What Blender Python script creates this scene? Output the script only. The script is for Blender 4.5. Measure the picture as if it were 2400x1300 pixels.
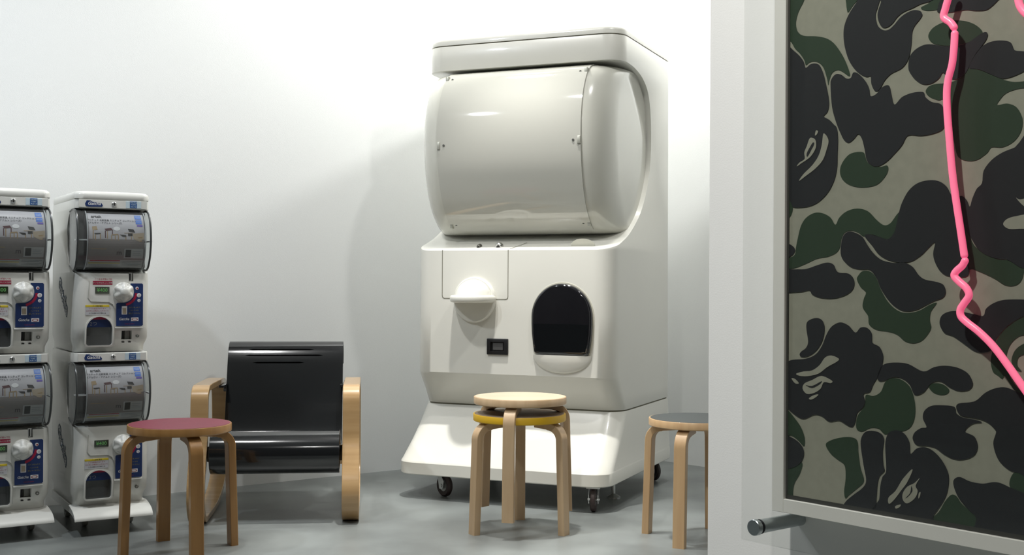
import bpy, bmesh, math, random
from mathutils import Vector, Matrix
random.seed(4)
for o in list(bpy.data.objects): bpy.data.objects.remove(o)
C = bpy.context.scene.collection
R = math.radians
PI = math.pi

# ------------------------------------------------------------ camera, world, lights
cam = bpy.data.cameras.new('camera'); camo_ = bpy.data.objects.new('camera', cam); C.objects.link(camo_)
cam.sensor_width = 36.0; cam.lens = 42.0; cam.shift_y = 13/2400
camo_.matrix_world = Matrix.Translation((0, 0, .93)) @ Matrix.Rotation(R(90), 4, 'X') @ Matrix.Rotation(.0054, 4, 'Z')
cam.clip_start = .05; cam.clip_end = 60
bpy.context.scene.camera = camo_
w = bpy.data.worlds.new('room_ambient'); bpy.context.scene.world = w; w.use_nodes = True
w.node_tree.nodes['Background'].inputs[0].default_value = (.86, .93, 1, 1)
w.node_tree.nodes['Background'].inputs[1].default_value = .08
vs = bpy.context.scene.view_settings
vs.view_transform = 'Standard'; vs.look = 'None'; vs.gamma = 1; vs.use_curve_mapping = False
vs.exposure = 0.12

def downlight(name, loc, target, power, size, angle=110, blend=.8, col=(1, .97, .91)):
    l = bpy.data.lights.new(name, 'SPOT'); l.energy = power; l.shadow_soft_size = size
    l.spot_size = R(angle); l.spot_blend = blend; l.color = col
    o = bpy.data.objects.new(name, l); C.objects.link(o); o.location = loc
    o.rotation_euler = (Vector(target)-Vector(loc)).to_track_quat('-Z', 'Y').to_euler()
    return o
downlight('downlight_corner', (-.36, 5.38, 3.1), (-.36, 5.6, 0), 80, .12, 165, .6, (1, .995, .96))
downlight('downlight_machine', (-.20, 4.40, 4.1), (-.13, 4.58, 0), 520, .07, 31, .55, (1, .98, .94))
downlight('downlight_centre', (-1.20, 3.60, 3.4), (-.9, 4.1, 0), 112, .07, 150, .9, (.99, .99, .98))
downlight('downlight_right', (.86, 5.48, 3.1), (.9, 5.6, 0), 75, .1, 165, .7, (1, .995, .96))
downlight('downlight_front', (.85, 3.60, 3.3), (.85, 3.9, 0), 62, .07, 160, .8, (1, .99, .96))
downlight('downlight_left', (-2.4, 3.2, 3.1), (-2.1, 3.7, 0), 96, .06, 160, .9, (.86, .93, 1))
downlight('display_fill_light', (-.55, .9, 3.0), (1.0, 1.6, 1.0), 225, .05, 110, .9, (1, .985, .95))  # unseen lamp added on the camera side to brighten the framed panel


# ------------------------------------------------------------ materials
def mat(name, col, rough=.5, metal=0, coat=0, var=0, scale=8, bump=0, emis=0, spec=.5, col2=None, stretch=(1,1,1)):
    m = bpy.data.materials.new(name); m.use_nodes = True
    nt = m.node_tree; b = nt.nodes['Principled BSDF']
    b.inputs['Base Color'].default_value = (*col, 1)
    b.inputs['Roughness'].default_value = rough
    b.inputs['Metallic'].default_value = metal
    b.inputs['Specular IOR Level'].default_value = spec
    b.inputs['Coat Weight'].default_value = coat; b.inputs['Coat Roughness'].default_value = .05
    if emis:
        b.inputs['Emission Color'].default_value = (*col, 1); b.inputs['Emission Strength'].default_value = emis
    tc = nt.nodes.new('ShaderNodeTexCoord'); mp = nt.nodes.new('ShaderNodeMapping'); mp.inputs['Scale'].default_value = stretch
    nt.links.new(tc.outputs['Object'], mp.inputs['Vector'])
    nz = nt.nodes.new('ShaderNodeTexNoise'); nz.inputs['Scale'].default_value = scale; nz.inputs['Detail'].default_value = 5
    nt.links.new(mp.outputs[0], nz.inputs['Vector'])
    if var or col2:
        rp = nt.nodes.new('ShaderNodeValToRGB'); rp.color_ramp.elements[0].position = .35; rp.color_ramp.elements[1].position = .65
        a = [max(0, c*(1-var)) for c in col]; d = list(col2) if col2 else [min(1, c*(1+var)) for c in col]
        rp.color_ramp.elements[0].color = (*a, 1); rp.color_ramp.elements[1].color = (*d, 1)
        nt.links.new(nz.outputs['Fac'], rp.inputs[0]); nt.links.new(rp.outputs[0], b.inputs['Base Color'])
    if bump:
        bp = nt.nodes.new('ShaderNodeBump'); bp.inputs['Strength'].default_value = bump; bp.inputs['Distance'].default_value = .002
        nt.links.new(nz.outputs['Fac'], bp.inputs['Height']); nt.links.new(bp.outputs[0], b.inputs['Normal'])
    return m
def clear(name, tint=(.95, .96, .97), ior=1.45, rough=.03, haze=0.0):
    m = bpy.data.materials.new(name); m.use_nodes = True; nt = m.node_tree; nt.nodes.clear()
    out = nt.nodes.new('ShaderNodeOutputMaterial'); mx = nt.nodes.new('ShaderNodeMixShader')
    tr = nt.nodes.new('ShaderNodeBsdfTransparent'); tr.inputs[0].default_value = (*tint, 1)
    gl = nt.nodes.new('ShaderNodeBsdfGlossy'); gl.inputs['Roughness'].default_value = rough
    fr = nt.nodes.new('ShaderNodeFresnel'); geo = nt.nodes.new('ShaderNodeNewGeometry'); mi = nt.nodes.new('ShaderNodeMapRange')
    mi.inputs['To Min'].default_value = ior; mi.inputs['To Max'].default_value = 1/ior   # same reflectance on both faces of the thin sheet
    nt.links.new(geo.outputs['Backfacing'], mi.inputs['Value']); nt.links.new(mi.outputs[0], fr.inputs[0])
    nt.links.new(fr.outputs[0], mx.inputs[0]); nt.links.new(tr.outputs[0], mx.inputs[1]); nt.links.new(gl.outputs[0], mx.inputs[2])
    last = mx
    if haze:
        df = nt.nodes.new('ShaderNodeBsdfDiffuse'); df.inputs[0].default_value = (.8, .82, .82, 1)
        m2 = nt.nodes.new('ShaderNodeMixShader'); m2.inputs[0].default_value = haze
        nt.links.new(mx.outputs[0], m2.inputs[1]); nt.links.new(df.outputs[0], m2.inputs[2]); last = m2
    nt.links.new(last.outputs[0], out.inputs[0])
    return m
M_wall = mat('white_paint', (.81, .825, .82), .7, bump=.15, scale=300, var=.01)
M_ceil = mat('ceiling_paint', (.8, .8, .8), .8)
M_part = mat('partition_paint', (.80, .80, .775), .6, bump=.1, scale=300)
M_floor = mat('cement_floor', (.19, .205, .20), .38, var=.3, scale=1.9, bump=.05)
M_cream = mat('cream_fibreglass', (.80, .79, .72), .28, coat=.4, var=.012, scale=2)
M_cream2 = mat('cream_plug', (.70, .69, .60), .35)
M_dome = mat('dome_shell', (.66, .655, .585), .2, coat=.6, var=.01, scale=2)
M_window = mat('dome_window', (.60, .595, .535), .035, coat=.7)
M_gap = mat('dark_gap', (.18, .17, .12), .7)
M_gap2 = mat('rim_shade', (.62, .60, .50), .4)
M_gap3 = mat('panel_line', (.42, .42, .38), .6)
M_steel = mat('steel', (.62, .63, .62), .28, 1)
M_steel2 = mat('galvanised_hub', (.5, .52, .5), .45, .9)
M_darksteel = mat('dark_steel', (.22, .22, .2), .35, .8)
M_tyre = mat('brown_tyre', (.045, .03, .028), .5)
M_black = mat('black_plastic', (.012, .012, .013), .4)
M_blackgloss = mat('black_acrylic', (.010, .010, .012), .06, coat=1)
M_smoke = mat('smoked_plate', (.09, .09, .09), .25)
M_white = mat('white_plastic', (.72, .72, .68), .35, coat=.25, var=.015, scale=6)
M_flapclear = clear('smoked_flap', (.42, .44, .45), 1.45, .05, .06)
M_clear = clear('clear_plastic', (.86, .88, .88), 1.35, .03, .04)
M_rim = mat('drum_edge', (.06, .065, .065), .3)
M_rim2 = mat('drum_edge_light', (.45, .47, .48), .2, coat=.5)
M_hopper = mat('hopper', (.06, .055, .055), .4)
M_greyplastic = mat('grey_plastic', (.30, .30, .28), .5)
M_navy = mat('navy_print', (.012, .035, .14), .4)
M_blue = mat('blue_print', (.02, .09, .28), .4)
M_blue2 = mat('bright_blue_print', (.05, .16, .55), .4)
M_purple = mat('purple_print', (.12, .08, .4), .4)
M_bluegrey = mat('blue_grey_print', (.08, .14, .24), .5)
M_red = mat('crimson_print', (.36, .01, .05), .4)
M_pred = mat('red_print', (.33, .04, .06), .5)
M_paper = mat('white_print', (.75, .75, .76), .5)
M_pale = mat('pale_blue_print', (.55, .66, .72), .5)
M_grey = mat('grey_print', (.25, .27, .28), .6)
M_ink = mat('black_ink', (.02, .02, .025), .6)
M_yel = mat('yellow_print', (.62, .48, .03), .5)
M_yel2 = mat('dull_yellow_print', (.35, .30, .04), .5)
M_pyel = mat('yellow_rule_print', (.45, .38, .12), .5)
M_lcd = mat('lcd_glass', (.02, .035, .015), .15, coat=1)
M_lcdt = mat('lcd_digits', (.12, .35, .10), .5, emis=.1)
M_poster = mat('poster_paper', (.46, .45, .475), .35, var=.02)
M_pfloor = mat('poster_floor', (.235, .215, .21), .35, var=.05)
M_pfloor2 = mat('poster_dark', (.07, .06, .065), .5)
M_ptext = mat('poster_text_area', (.40, .41, .41), .4)
M_ptext2 = mat('label_paper', (.52, .52, .54), .4)
M_ptan = mat('poster_tan', (.38, .28, .16), .5)
M_ptan2 = mat('poster_pale_tan', (.42, .35, .26), .5)
M_pblack = mat('poster_black', (.025, .025, .025), .5)
M_pmaroon = mat('poster_maroon', (.09, .03, .035), .5)
M_honey = mat('honey_birch', (.33, .165, .05), .38, coat=.2, col2=(.40, .21, .068), scale=3, stretch=(12, 12, 1))
M_birch = mat('birch', (.50, .345, .20), .42, coat=.15, col2=(.56, .40, .24), scale=3, stretch=(12, 12, 1))
M_birch2 = mat('birch_warm', (.50, .32, .165), .42, coat=.15, col2=(.56, .375, .20), scale=3, stretch=(12, 12, 1))
M_birchg = mat('lacquered_birch', (.44, .275, .125), .25, coat=.5, col2=(.52, .34, .165), scale=3, stretch=(1, 12, 12))
M_birchtop = mat('birch_seat', (.56, .45, .32), .42, col2=(.60, .49, .36), scale=3, stretch=(1, 10, 1))
M_redtop = mat('maroon_linoleum', (.19, .026, .048), .55, var=.05, scale=20)
M_yellow = mat('yellow_edge', (.60, .36, .015), .4, var=.03)
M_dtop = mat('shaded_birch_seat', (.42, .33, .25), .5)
M_blacktop = mat('black_linoleum', (.035, .042, .042), .5)
M_blackply = mat('black_lacquered_ply', (.008, .009, .010), .14, coat=.7, bump=.06, scale=9, stretch=(1, 22, 22))
M_canvas = mat('beige_canvas', (.27, .27, .21), .7, var=.04, scale=60)
M_cgreen = mat('green_camouflage', (.014, .034, .014), .7)
M_cdark = mat('black_camouflage', (.006, .0075, .009), .7)
M_frame = mat('white_frame', (.72, .71, .66), .5)
M_strip = mat('dark_strip', (.03, .03, .025), .6)
M_acrylic = clear('acrylic_sheet', (.97, .975, .97), 1.5, .01)
M_neon = mat('pink_neon', (1.0, .10, .25), .3, emis=.62, coat=.3)
M_neon.node_tree.nodes['Principled BSDF'].inputs['Base Color'].default_value = (.9, .30, .42, 1)
M_rubber = mat('black_gasket', (.01, .01, .012), .5)
M_rod = mat('brushed_standoff', (.42, .46, .47), .3, 1)
M_blackgloss2 = mat('black_acrylic_lower', (.006, .007, .008), .14)
M_clip = mat('clip_metal', (.55, .55, .48), .4, .4)
M_lining = mat('drum_lining', (.10, .10, .095), .35)
M_shop = mat('shop_far_wall', (.16, .15, .14), .7, var=.2, scale=1)
M_void = mat('slot_opening', (.001, .001, .001), .9, spec=0)


# ------------------------------------------------------------ mesh helpers
def link(name, me, m, parent=None, smooth=35, loc=None, kind=None):
    if m is not None:
        for mm in (m if isinstance(m, (list, tuple)) else [m]): me.materials.append(mm)
    if smooth:
        me.shade_smooth(); me.set_sharp_from_angle(angle=R(smooth))
    o = bpy.data.objects.new(name, me); C.objects.link(o)
    if parent: o.parent = parent
    if loc: o.location = loc
    if kind: o['kind'] = kind
    return o
def obj(name, bm, m, parent=None, smooth=35, **k):
    bmesh.ops.recalc_face_normals(bm, faces=bm.faces)
    me = bpy.data.meshes.new(name); bm.to_mesh(me); bm.free()
    return link(name, me, m, parent, smooth, **k)
def box(bm, x0, x1, y0, y1, z0, z1, bev=0, seg=2):
    t = bmesh.new(); r = bmesh.ops.create_cube(t, size=1)
    for v in t.verts:
        v.co = Vector(((x0+x1)/2+v.co.x*(x1-x0), (y0+y1)/2+v.co.y*(y1-y0), (z0+z1)/2+v.co.z*(z1-z0)))
    if bev: bmesh.ops.bevel(t, geom=t.edges[:], offset=bev, segments=seg, affect='EDGES', profile=.5)
    merge(bm, t); return bm
def merge(bm, t, M=None):
    if M is not None: t.transform(M)
    vm = [bm.verts.new(v.co) for v in t.verts]
    t.verts.index_update()
    for f in t.faces:
        try:
            nf = bm.faces.new([vm[v.index] for v in f.verts]); nf.material_index = f.material_index
        except ValueError: pass
    t.free()
def prism(bm, pts, axis, a, b):
    """extrude 2D polygon: axis 'y' -> pts are (x,z); 'x' -> (y,z); 'z' -> (x,y)"""
    def P(p, t):
        return {'y': (p[0], t, p[1]), 'x': (t, p[0], p[1]), 'z': (p[0], p[1], t)}[axis]
    A = [bm.verts.new(P(p, a)) for p in pts]; B = [bm.verts.new(P(p, b)) for p in pts]
    bm.faces.new(A); bm.faces.new(B[::-1]); n = len(pts)
    for i in range(n): bm.faces.new((A[i], A[(i+1) % n], B[(i+1) % n], B[i]))
    return bm
def lathe(bm, prof, n=40, M=None, close=True):
    t = bmesh.new(); rings = []
    for r, z in prof:
        if r < 1e-6: rings.append([t.verts.new((0, 0, z))])
        else: rings.append([t.verts.new((r*math.cos(2*PI*i/n), r*math.sin(2*PI*i/n), z)) for i in range(n)])
    for a, b in zip(rings, rings[1:]):
        for i in range(n):
            j = (i+1) % n
            if len(a) == 1 and len(b) == 1: continue
            if len(a) == 1: t.faces.new((a[0], b[i], b[j]))
            elif len(b) == 1: t.faces.new((a[i], a[j], b[0]))
            else: t.faces.new((a[i], a[j], b[j], b[i]))
    if close:
        if len(rings[0]) > 1: t.faces.new(rings[0][::-1])
        if len(rings[-1]) > 1: t.faces.new(rings[-1])
    merge(bm, t, M); return bm
def tube(bm, pts, r, n=10, closed=False):
    pts = [Vector(p) for p in pts]; rings = []; N = len(pts)
    nrm = None
    for i, p in enumerate(pts):
        if closed: d = (pts[(i+1) % N]-pts[i-1]).normalized()
        else: d = (pts[min(i+1, N-1)]-pts[max(i-1, 0)]).normalized()
        if nrm is None:
            nrm = d.orthogonal().normalized()
        else:
            nrm = (nrm-d*nrm.dot(d)).normalized()
        b = d.cross(nrm)
        rr = r(i/(N-1)) if callable(r) else r
        rings.append([bm.verts.new(p+nrm*rr*math.cos(2*PI*k/n)+b*rr*math.sin(2*PI*k/n)) for k in range(n)])
    for i in range(N if closed else N-1):
        a, c = rings[i], rings[(i+1) % N]
        for k in range(n): bm.faces.new((a[k], a[(k+1) % n], c[(k+1) % n], c[k]))
    if not closed: bm.faces.new(rings[0][::-1]); bm.faces.new(rings[-1])
    return bm
def spline(pts, n=6, closed=False):
    out = []; N = len(pts); D = len(pts[0])
    rng = range(N) if closed else range(N-1)
    for i in rng:
        g = (lambda k: pts[k % N]) if closed else (lambda k: pts[min(max(k, 0), N-1)])
        p0, p1, p2, p3 = g(i-1), g(i), g(i+1), g(i+2)
        for s in range(n):
            t = s/n
            out.append(tuple(.5*((2*p1[d])+(-p0[d]+p2[d])*t+(2*p0[d]-5*p1[d]+4*p2[d]-p3[d])*t*t+(-p0[d]+3*p1[d]-3*p2[d]+p3[d])*t**3) for d in range(D)))
    if not closed: out.append(tuple(pts[-1]))
    return out
def band(bm, path, x0, x1, th, closed=False, bev=.0):
    """a bent strip: path of (y,z) centre points, width x0..x1, thickness th"""
    N = len(path); rings = []
    for i in range(N):
        if closed: a, b = path[i-1], path[(i+1) % N]
        else: a, b = path[max(i-1, 0)], path[min(i+1, N-1)]
        d = Vector((b[0]-a[0], b[1]-a[1])).normalized(); nr = Vector((-d.y, d.x))
        t = (th(i/(N-1)) if callable(th) else th)/2
        p = Vector(path[i]); e = bev
        sec = [(x0+e, t), (x1-e, t), (x1, t-e), (x1, -t+e), (x1-e, -t), (x0+e, -t), (x0, -t+e), (x0, t-e)] if e else [(x0, t), (x1, t), (x1, -t), (x0, -t)]
        rings.append([bm.verts.new((x, p.x+nr.x*q, p.y+nr.y*q)) for x, q in sec])
    K = len(rings[0])
    for i in range(N if closed else N-1):
        a, c = rings[i], rings[(i+1) % N]
        for k in range(K): bm.faces.new((a[k], a[(k+1) % K], c[(k+1) % K], c[k]))
    if not closed: bm.faces.new(rings[0][::-1]); bm.faces.new(rings[-1])
    return bm
def rrect(x0, x1, y0, y1, rf, rb, n=9):
    """plan section, front = low y"""
    pts = []
    for cx, cy, r, a0 in ((x0+rf, y0+rf, rf, 180), (x1-rf, y0+rf, rf, 270), (x1-rb, y1-rb, rb, 0), (x0+rb, y1-rb, rb, 90)):
        for k in range(n+1):
            a = R(a0+90*k/n); pts.append((cx+r*math.cos(a), cy+r*math.sin(a)))
    return pts
def loft(bm, secs):
    rings = [[bm.verts.new((x, y, z)) for x, y in pts] for z, pts in secs]
    n = len(rings[0])
    for a, b in zip(rings, rings[1:]):
        for i in range(n): bm.faces.new((a[i], a[(i+1) % n], b[(i+1) % n], b[i]))
    bm.faces.new(rings[0][::-1]); bm.faces.new(rings[-1])
    return bm
def carve(bm, cutters, bev=0, seg=2):
    """bm minus each cutter; returns mesh"""
    bmesh.ops.recalc_face_normals(bm, faces=bm.faces)
    me = bpy.data.meshes.new('t'); bm.to_mesh(me); bm.free(); o = bpy.data.objects.new('t', me); C.objects.link(o)
    cs = []
    for c in cutters:
        bmesh.ops.recalc_face_normals(c, faces=c.faces)
        m2 = bpy.data.meshes.new('c'); c.to_mesh(m2); c.free(); q = bpy.data.objects.new('c', m2); C.objects.link(q); cs.append(q)
        md = o.modifiers.new('b', 'BOOLEAN'); md.operation = 'DIFFERENCE'; md.object = q; md.solver = 'EXACT'
    if bev:
        md = o.modifiers.new('v', 'BEVEL'); md.width = bev; md.segments = seg; md.limit_method = 'ANGLE'; md.angle_limit = R(38); md.use_clamp_overlap = True
    bpy.context.view_layer.update()
    dg = bpy.context.evaluated_depsgraph_get()
    out = bpy.data.meshes.new_from_object(o.evaluated_get(dg))
    for q in cs+[o]: bpy.data.objects.remove(q)
    return out
def arch(x0, x1, z0, z1, n=14, sh=1.0, rb=.0):
    """arched outline (x,z): half-ellipse on top"""
    cx = (x0+x1)/2; a = (x1-x0)/2; hz = min(a*sh, (z1-z0)*.7); zc = z1-hz
    pts = []
    if rb:
        for c, s in ((x0+rb, 180), (x1-rb, 270)):
            for k in range(5):
                t = R(s+90*k/4); pts.append((c+rb*math.cos(t), z0+rb+rb*math.sin(t)))
    else: pts += [(x0, z0), (x1, z0)]
    for k in range(n+1):
        t = PI*k/n; pts.append((cx+a*math.cos(t), zc+hz*math.sin(t)))
    return pts
def thing(name, label, cat, loc=(0,0,0), rz=0, group=None):
    o = bpy.data.objects.new(name, None); C.objects.link(o); o.empty_display_size = .1
    o.location = loc; o.rotation_euler = (0, 0, rz); o['label'] = label; o['category'] = cat
    if group: o['group'] = group
    return o
def dup(root, loc, rz, label):
    r = root.copy(); C.objects.link(r); r.location = loc; r.rotation_euler = (0, 0, rz); r['label'] = label
    def rec(a, b):
        for ch in [x for x in bpy.data.objects if x.parent == a]:
            c = ch.copy(); C.objects.link(c); c.parent = b; rec(ch, c)
    rec(root, r); return r
_tc = {}
def text_bm(s, size, bold=0, shear=0):
    """flat text in the XY plane, centred, as bmesh"""
    k = (s, size, bold, shear)
    if k not in _tc:
        cu = bpy.data.curves.new('t', 'FONT'); cu.body = s; cu.size = size; cu.align_x = 'CENTER'; cu.align_y = 'CENTER'
        cu.offset = bold; cu.shear = shear; cu.resolution_u = 2
        o = bpy.data.objects.new('t', cu); C.objects.link(o); bpy.context.view_layer.update()
        me = bpy.data.meshes.new_from_object(o.evaluated_get(bpy.context.evaluated_depsgraph_get()))
        bpy.data.objects.remove(o); _tc[k] = me
    b = bmesh.new(); b.from_mesh(_tc[k]); return b
def cyl_y(bm, x, z, r, y0, y1, n=24, bev=0):
    """cylinder along y, front face at y0"""
    M = Matrix.Translation((x, y0, z)) @ Matrix.Rotation(R(-90), 4, 'X')
    h = y1-y0
    prof = [(0, 0), (r-bev, 0), (r, bev), (r, h)] if bev else [(0, 0), (r, 0), (r, h)]
    lathe(bm, prof, n, M); return bm

# ------------------------------------------------------------ room
def quadwall(name, p, q, z0, z1, th, m):
    """vertical wall slab from p to q (front face), thickness to the left of p->q"""
    p = Vector(p); q = Vector(q); d = (q-p).normalized(); n = Vector((-d.y, d.x))*th
    bm = bmesh.new(); prism(bm, [tuple(p), tuple(q), tuple(q+n), tuple(p+n)], 'z', z0, z1)
    o = obj(name, bm, m, smooth=0); o['kind'] = 'structure'; return o
TOP = 4.2
corner = Vector((.427, 6.667))
dl = Vector((math.cos(R(36.52)), math.sin(R(36.52)))); dr = Vector((math.cos(R(-46.5)), math.sin(R(-46.5))))
a = corner-dl*5.6
quadwall('wall_left', corner-dl*7.5, corner, 0, TOP, .12, M_wall)
quadwall('wall_right', corner, corner+dr*5.5, 0, TOP, .12, M_wall)
bm = bmesh.new(); box(bm, -6, 6, -2, 8, -.1, 0); o = obj('floor', bm, M_floor, smooth=0); o['kind'] = 'structure'
bm = bmesh.new(); box(bm, -6, 6, -2, 8, TOP, TOP+.1); o = obj('ceiling', bm, M_ceil, smooth=0); o['kind'] = 'structure'

quadwall('wall_back', (4.6, -2.2), (-5.8, -2.2), 0, TOP, .12, M_shop)
quadwall('wall_far_left', (-5.8, -2.2), (-5.8, 2.3), 0, TOP, .12, M_shop)
quadwall('wall_far_right', (4.6, 2.6), (4.6, -2.2), 0, TOP, .12, M_shop)

# ------------------------------------------------------------ large capsule machine
TH = R(-23.1); ex = Vector((math.cos(TH), math.sin(TH), 0)); ey = Vector((-math.sin(TH), math.cos(TH), 0))
O3 = Vector((.3845, 4.7919, 0)); U0 = .485            # front right ground corner; half the width
big = thing('giant_capsule_machine', 'giant cream capsule vending machine with domed window standing in the corner on casters', 'vending machine', O3-ex*U0, TH)
def S(u0, u1, v0, v1, rf, rb=.03): return rrect(u0+U0, u1+U0, v0, v1, rf, rb, 10)
bm = bmesh.new()
loft(bm, [(.105, S(-.966, -.004, .004, .955, .09)), (.109, S(-.97, 0, 0, .96, .09)), (.156, S(-.97, 0, 0, .96, .09)),
          (.1605, S(-.969, -.001, .003, .959, .089)), (.166, S(-.967, -.002, .0095, .958, .088)),
          (.24, S(-.958, -.004, .085, .955, .088)), (.31, S(-.951, -.006, .148, .953, .088)), (.36, S(-.948, -.008, .187, .952, .088)),
          (.391, S(-.945, -.01, .208, .95, .088))])
obj('base_skirt', bm, M_cream, big, smooth=21)
bm = bmesh.new(); loft(bm, [(.389, S(-.939, -.015, .217, .947, .085)), (.398, S(-.939, -.015, .217, .947, .085))]); obj('seam', bm, M_gap, big)
bm = bmesh.new()
secs = [(.397, S(-.941, -.010, .213, .95, .088)), (.45, S(-.938, -.010, .175, .95, .088)), (.53, S(-.933, -.010, .108, .95, .088)), (.541, S(-.931, -.010, .1, .95, .088)),
        (.8, S(-.931, -.011, .1, .95, .088)), (1.069, S(-.93, -.012, .1, .95, .088)), (1.866, S(-.93, -.014, .2, .95, .085)), (1.976, S(-.93, -.014, .2, .95, .085))]
loft(bm, secs)
cprof = spline([(-.1, 1.0), (.02, 1.045), (.112, 1.073), (.22, 1.105), (.333, 1.148), (.479, 1.238), (.583, 1.358), (.631, 1.477), (.641, 1.631), (.607, 1.761), (.531, 1.825), (.408, 1.858), (.263, 1.868), (.1, 1.868), (-.1, 1.868)], 5)
cut = prism(bmesh.new(), cprof, 'x', -1, 1.2)
me = carve(bm, [cut], .005, 2)
link('cabinet', me, M_cream, big)
bm = bmesh.new(); loft(bm, [(1.97, S(-.924, -.02, .206, .944, .08)), (1.983, S(-.924, -.02, .206, .944, .08))]); obj('lid_seam', bm, M_gap, big)
bm = bmesh.new()
loft(bm, [(1.981, S(-.93, -.014, .2, .95, .085))]+[(1.981+.016+.024*math.sin(R(a)), S(-.93+.03*(1-math.cos(R(a))), -.014-.03*(1-math.cos(R(a))), .2+.03*(1-math.cos(R(a))), .95-.03*(1-math.cos(R(a))), .085)) for a in (0, 20, 40, 60, 80, 90)])
obj('lid', bm, M_cream, big, smooth=50)
# dome
DP = spline([(.632, 1.55), (.622, 1.42), (.575, 1.325), (.50, 1.235), (.40, 1.172), (.30, 1.142), (.21, 1.17), (.125, 1.26), (.078, 1.385), (.060, 1.51), (.064, 1.63), (.092, 1.735), (.145, 1.815), (.225, 1.853), (.36, 1.858), (.46, 1.845), (.55, 1.803), (.61, 1.73), (.632, 1.62)], 5)
def offset2(P, d):
    out = []
    for i, p in enumerate(P):
        a, b = P[max(i-1, 0)], P[min(i+1, len(P)-1)]
        t = Vector((b[0]-a[0], b[1]-a[1])).normalized(); n = Vector((t.y, -t.x))   # inward
        out.append((p[0]-n.x*d*-1 if False else p[0]+n.x*d, p[1]+n.y*d))
    return out
def domemesh(bm, P, u0, u1, ru, rv, off=0):
    """D profile carried across the width, its front rolling back toward each end"""
    ks = [R(a) for a in range(0, 91, 6)]
    end = [(u0+ru*(1-math.sin(k)), rv*(1-math.cos(k))) for k in reversed(ks)]
    cols = end+[(u1-ru*(1-math.sin(k)), rv*(1-math.cos(k))) for k in ks]
    rows = []
    for u, d in cols:
        row = []
        for y, z in P:
            t = min(max((y-.20)/.36, 0), 1); wgt = 1-t*t*(3-2*t)
            row.append(bm.verts.new((u+U0, y+d*wgt, 1.50+(z-1.50)*(1-.035*d/rv))))
        rows.append(row)
    for a, b in zip(rows, rows[1:]):
        for i in range(len(a)-1): bm.faces.new((a[i], a[i+1], b[i+1], b[i]))
    bm.faces.new(rows[0]); bm.faces.new(rows[-1][::-1])
    return bm
def inward_sign():
    P = DP; m = len(P)//2; q = offset2(P, .01)
    return q[m][0] > P[m][0]
if not inward_sign():
    _o = offset2
    def offset2(P, d): return _o(P, -d)
bm = bmesh.new(); domemesh(bm, DP, -.922, -.034, .13, .17); obj('dome', bm, M_dome, big, smooth=60)
# clear window panel wrapped over the dome front, a hair proud
bm = bmesh.new()
W = offset2(DP[29:73], -.004); W2 = offset2(DP[29:73], -.0005)
rows = [[bm.verts.new((u+U0, y, z)) for y, z in Q] for u in (-.797, -.14) for Q in (W, W2)]
n = len(W)
for i in range(n-1):
    bm.faces.new((rows[0][i], rows[0][i+1], rows[2][i+1], rows[2][i])); bm.faces.new((rows[1][i], rows[0][i], rows[0][i+1], rows[1][i+1]))
    bm.faces.new((rows[2][i], rows[3][i], rows[3][i+1], rows[2][i+1])); bm.faces.new((rows[1][i], rows[1][i+1], rows[3][i+1], rows[3][i]))
for i in (0, n-1): bm.faces.new((rows[0][i], rows[1][i], rows[3][i], rows[2][i]))
win = obj('window', bm, M_window, big, smooth=60)
def on_dome(z):
    best = min(range(29, 73), key=lambda i: abs(DP[i][1]-z)); return DP[best][0]
for u in (-.79, -.147):
    for z in (1.815, 1.52, 1.185):
        y = on_dome(z)
        bm = bmesh.new(); box(bm, u+U0-.007, u+U0+.007, y-.009, y+.01, z-.016, z+.016, .002); cl = obj('clip', bm, M_clip, win)
        bm = bmesh.new(); s = .025 if u < -.5 else -.025; cyl_y(bm, u+U0+s, z, .005, y-.007, y+.01, 10); obj('screw', bm, M_darksteel, win)
# front door with dial
def groove(path, wd, y, name, par, m=None):
    bm = bmesh.new()
    for (x0, z0), (x1, z1) in zip(path, path[1:]):
        d = Vector((x1-x0, z1-z0)).normalized(); n = Vector((-d.y, d.x))*wd/2; e = d*wd/2
        p = [(x0-n.x-e.x, z0-n.y-e.y), (x1-n.x+e.x, z1-n.y+e.y), (x1+n.x+e.x, z1+n.y+e.y), (x0+n.x-e.x, z0+n.y-e.y)]
        prism(bm, p, 'y', y-.0006, y+.004)
    return obj(name, bm, m or M_gap, par, smooth=0)
door_o = [(-.79, 1.07), (-.79, .875), (-.787, .866), (-.78, .863), (-.489, .861), (-.481, .864), (-.479, .872), (-.479, 1.07)]
groove([(x+U0, z) for x, z in door_o], .0025, .0995, 'door_gap', big)
bm = bmesh.new()
sx = [(-.479, .118, 1.0765), (-.455, .175, 1.094), (-.44, .215, 1.106)]
for (u_, y_, z_), (u2, y2, z2) in zip(sx, sx[1:]):
    vs_ = [bm.verts.new(p) for p in ((u_+U0-.002, y_, z_-.001), (u_+U0+.002, y_, z_-.001), (u2+U0+.002, y2, z2), (u2+U0-.002, y2, z2))]
    bm.faces.new(vs_)
obj('shelf_gap', bm, M_gap, big, smooth=0)
dial = bmesh.new(); cyl_y(dial, -.632+U0, .857, .098, .082, .1005, 56, .006); dl_ = obj('dial', dial, M_cream, big, smooth=45)
bm = bmesh.new()   # upper shell of the dial: a flattened half dome
prof = [(0, 0)]+[(.083*math.sin(R(a)), .0) for a in ()]
t = bmesh.new(); lathe(t, [(.083*math.cos(R(a)), .075*math.sin(R(a))) for a in range(0, 90, 8)]+[(0, .075)], 48)
for v in t.verts: v.co = Vector((v.co.x, -v.co.z, v.co.y))
for v in t.verts:
    if v.co.z < 0: v.co.z = 0
merge(bm, t, Matrix.Translation((-.632+U0, .083, .862))); bmesh.ops.remove_doubles(bm, verts=bm.verts, dist=1e-5); obj('dial_cap', bm, M_cream, dl_, smooth=60)
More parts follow.
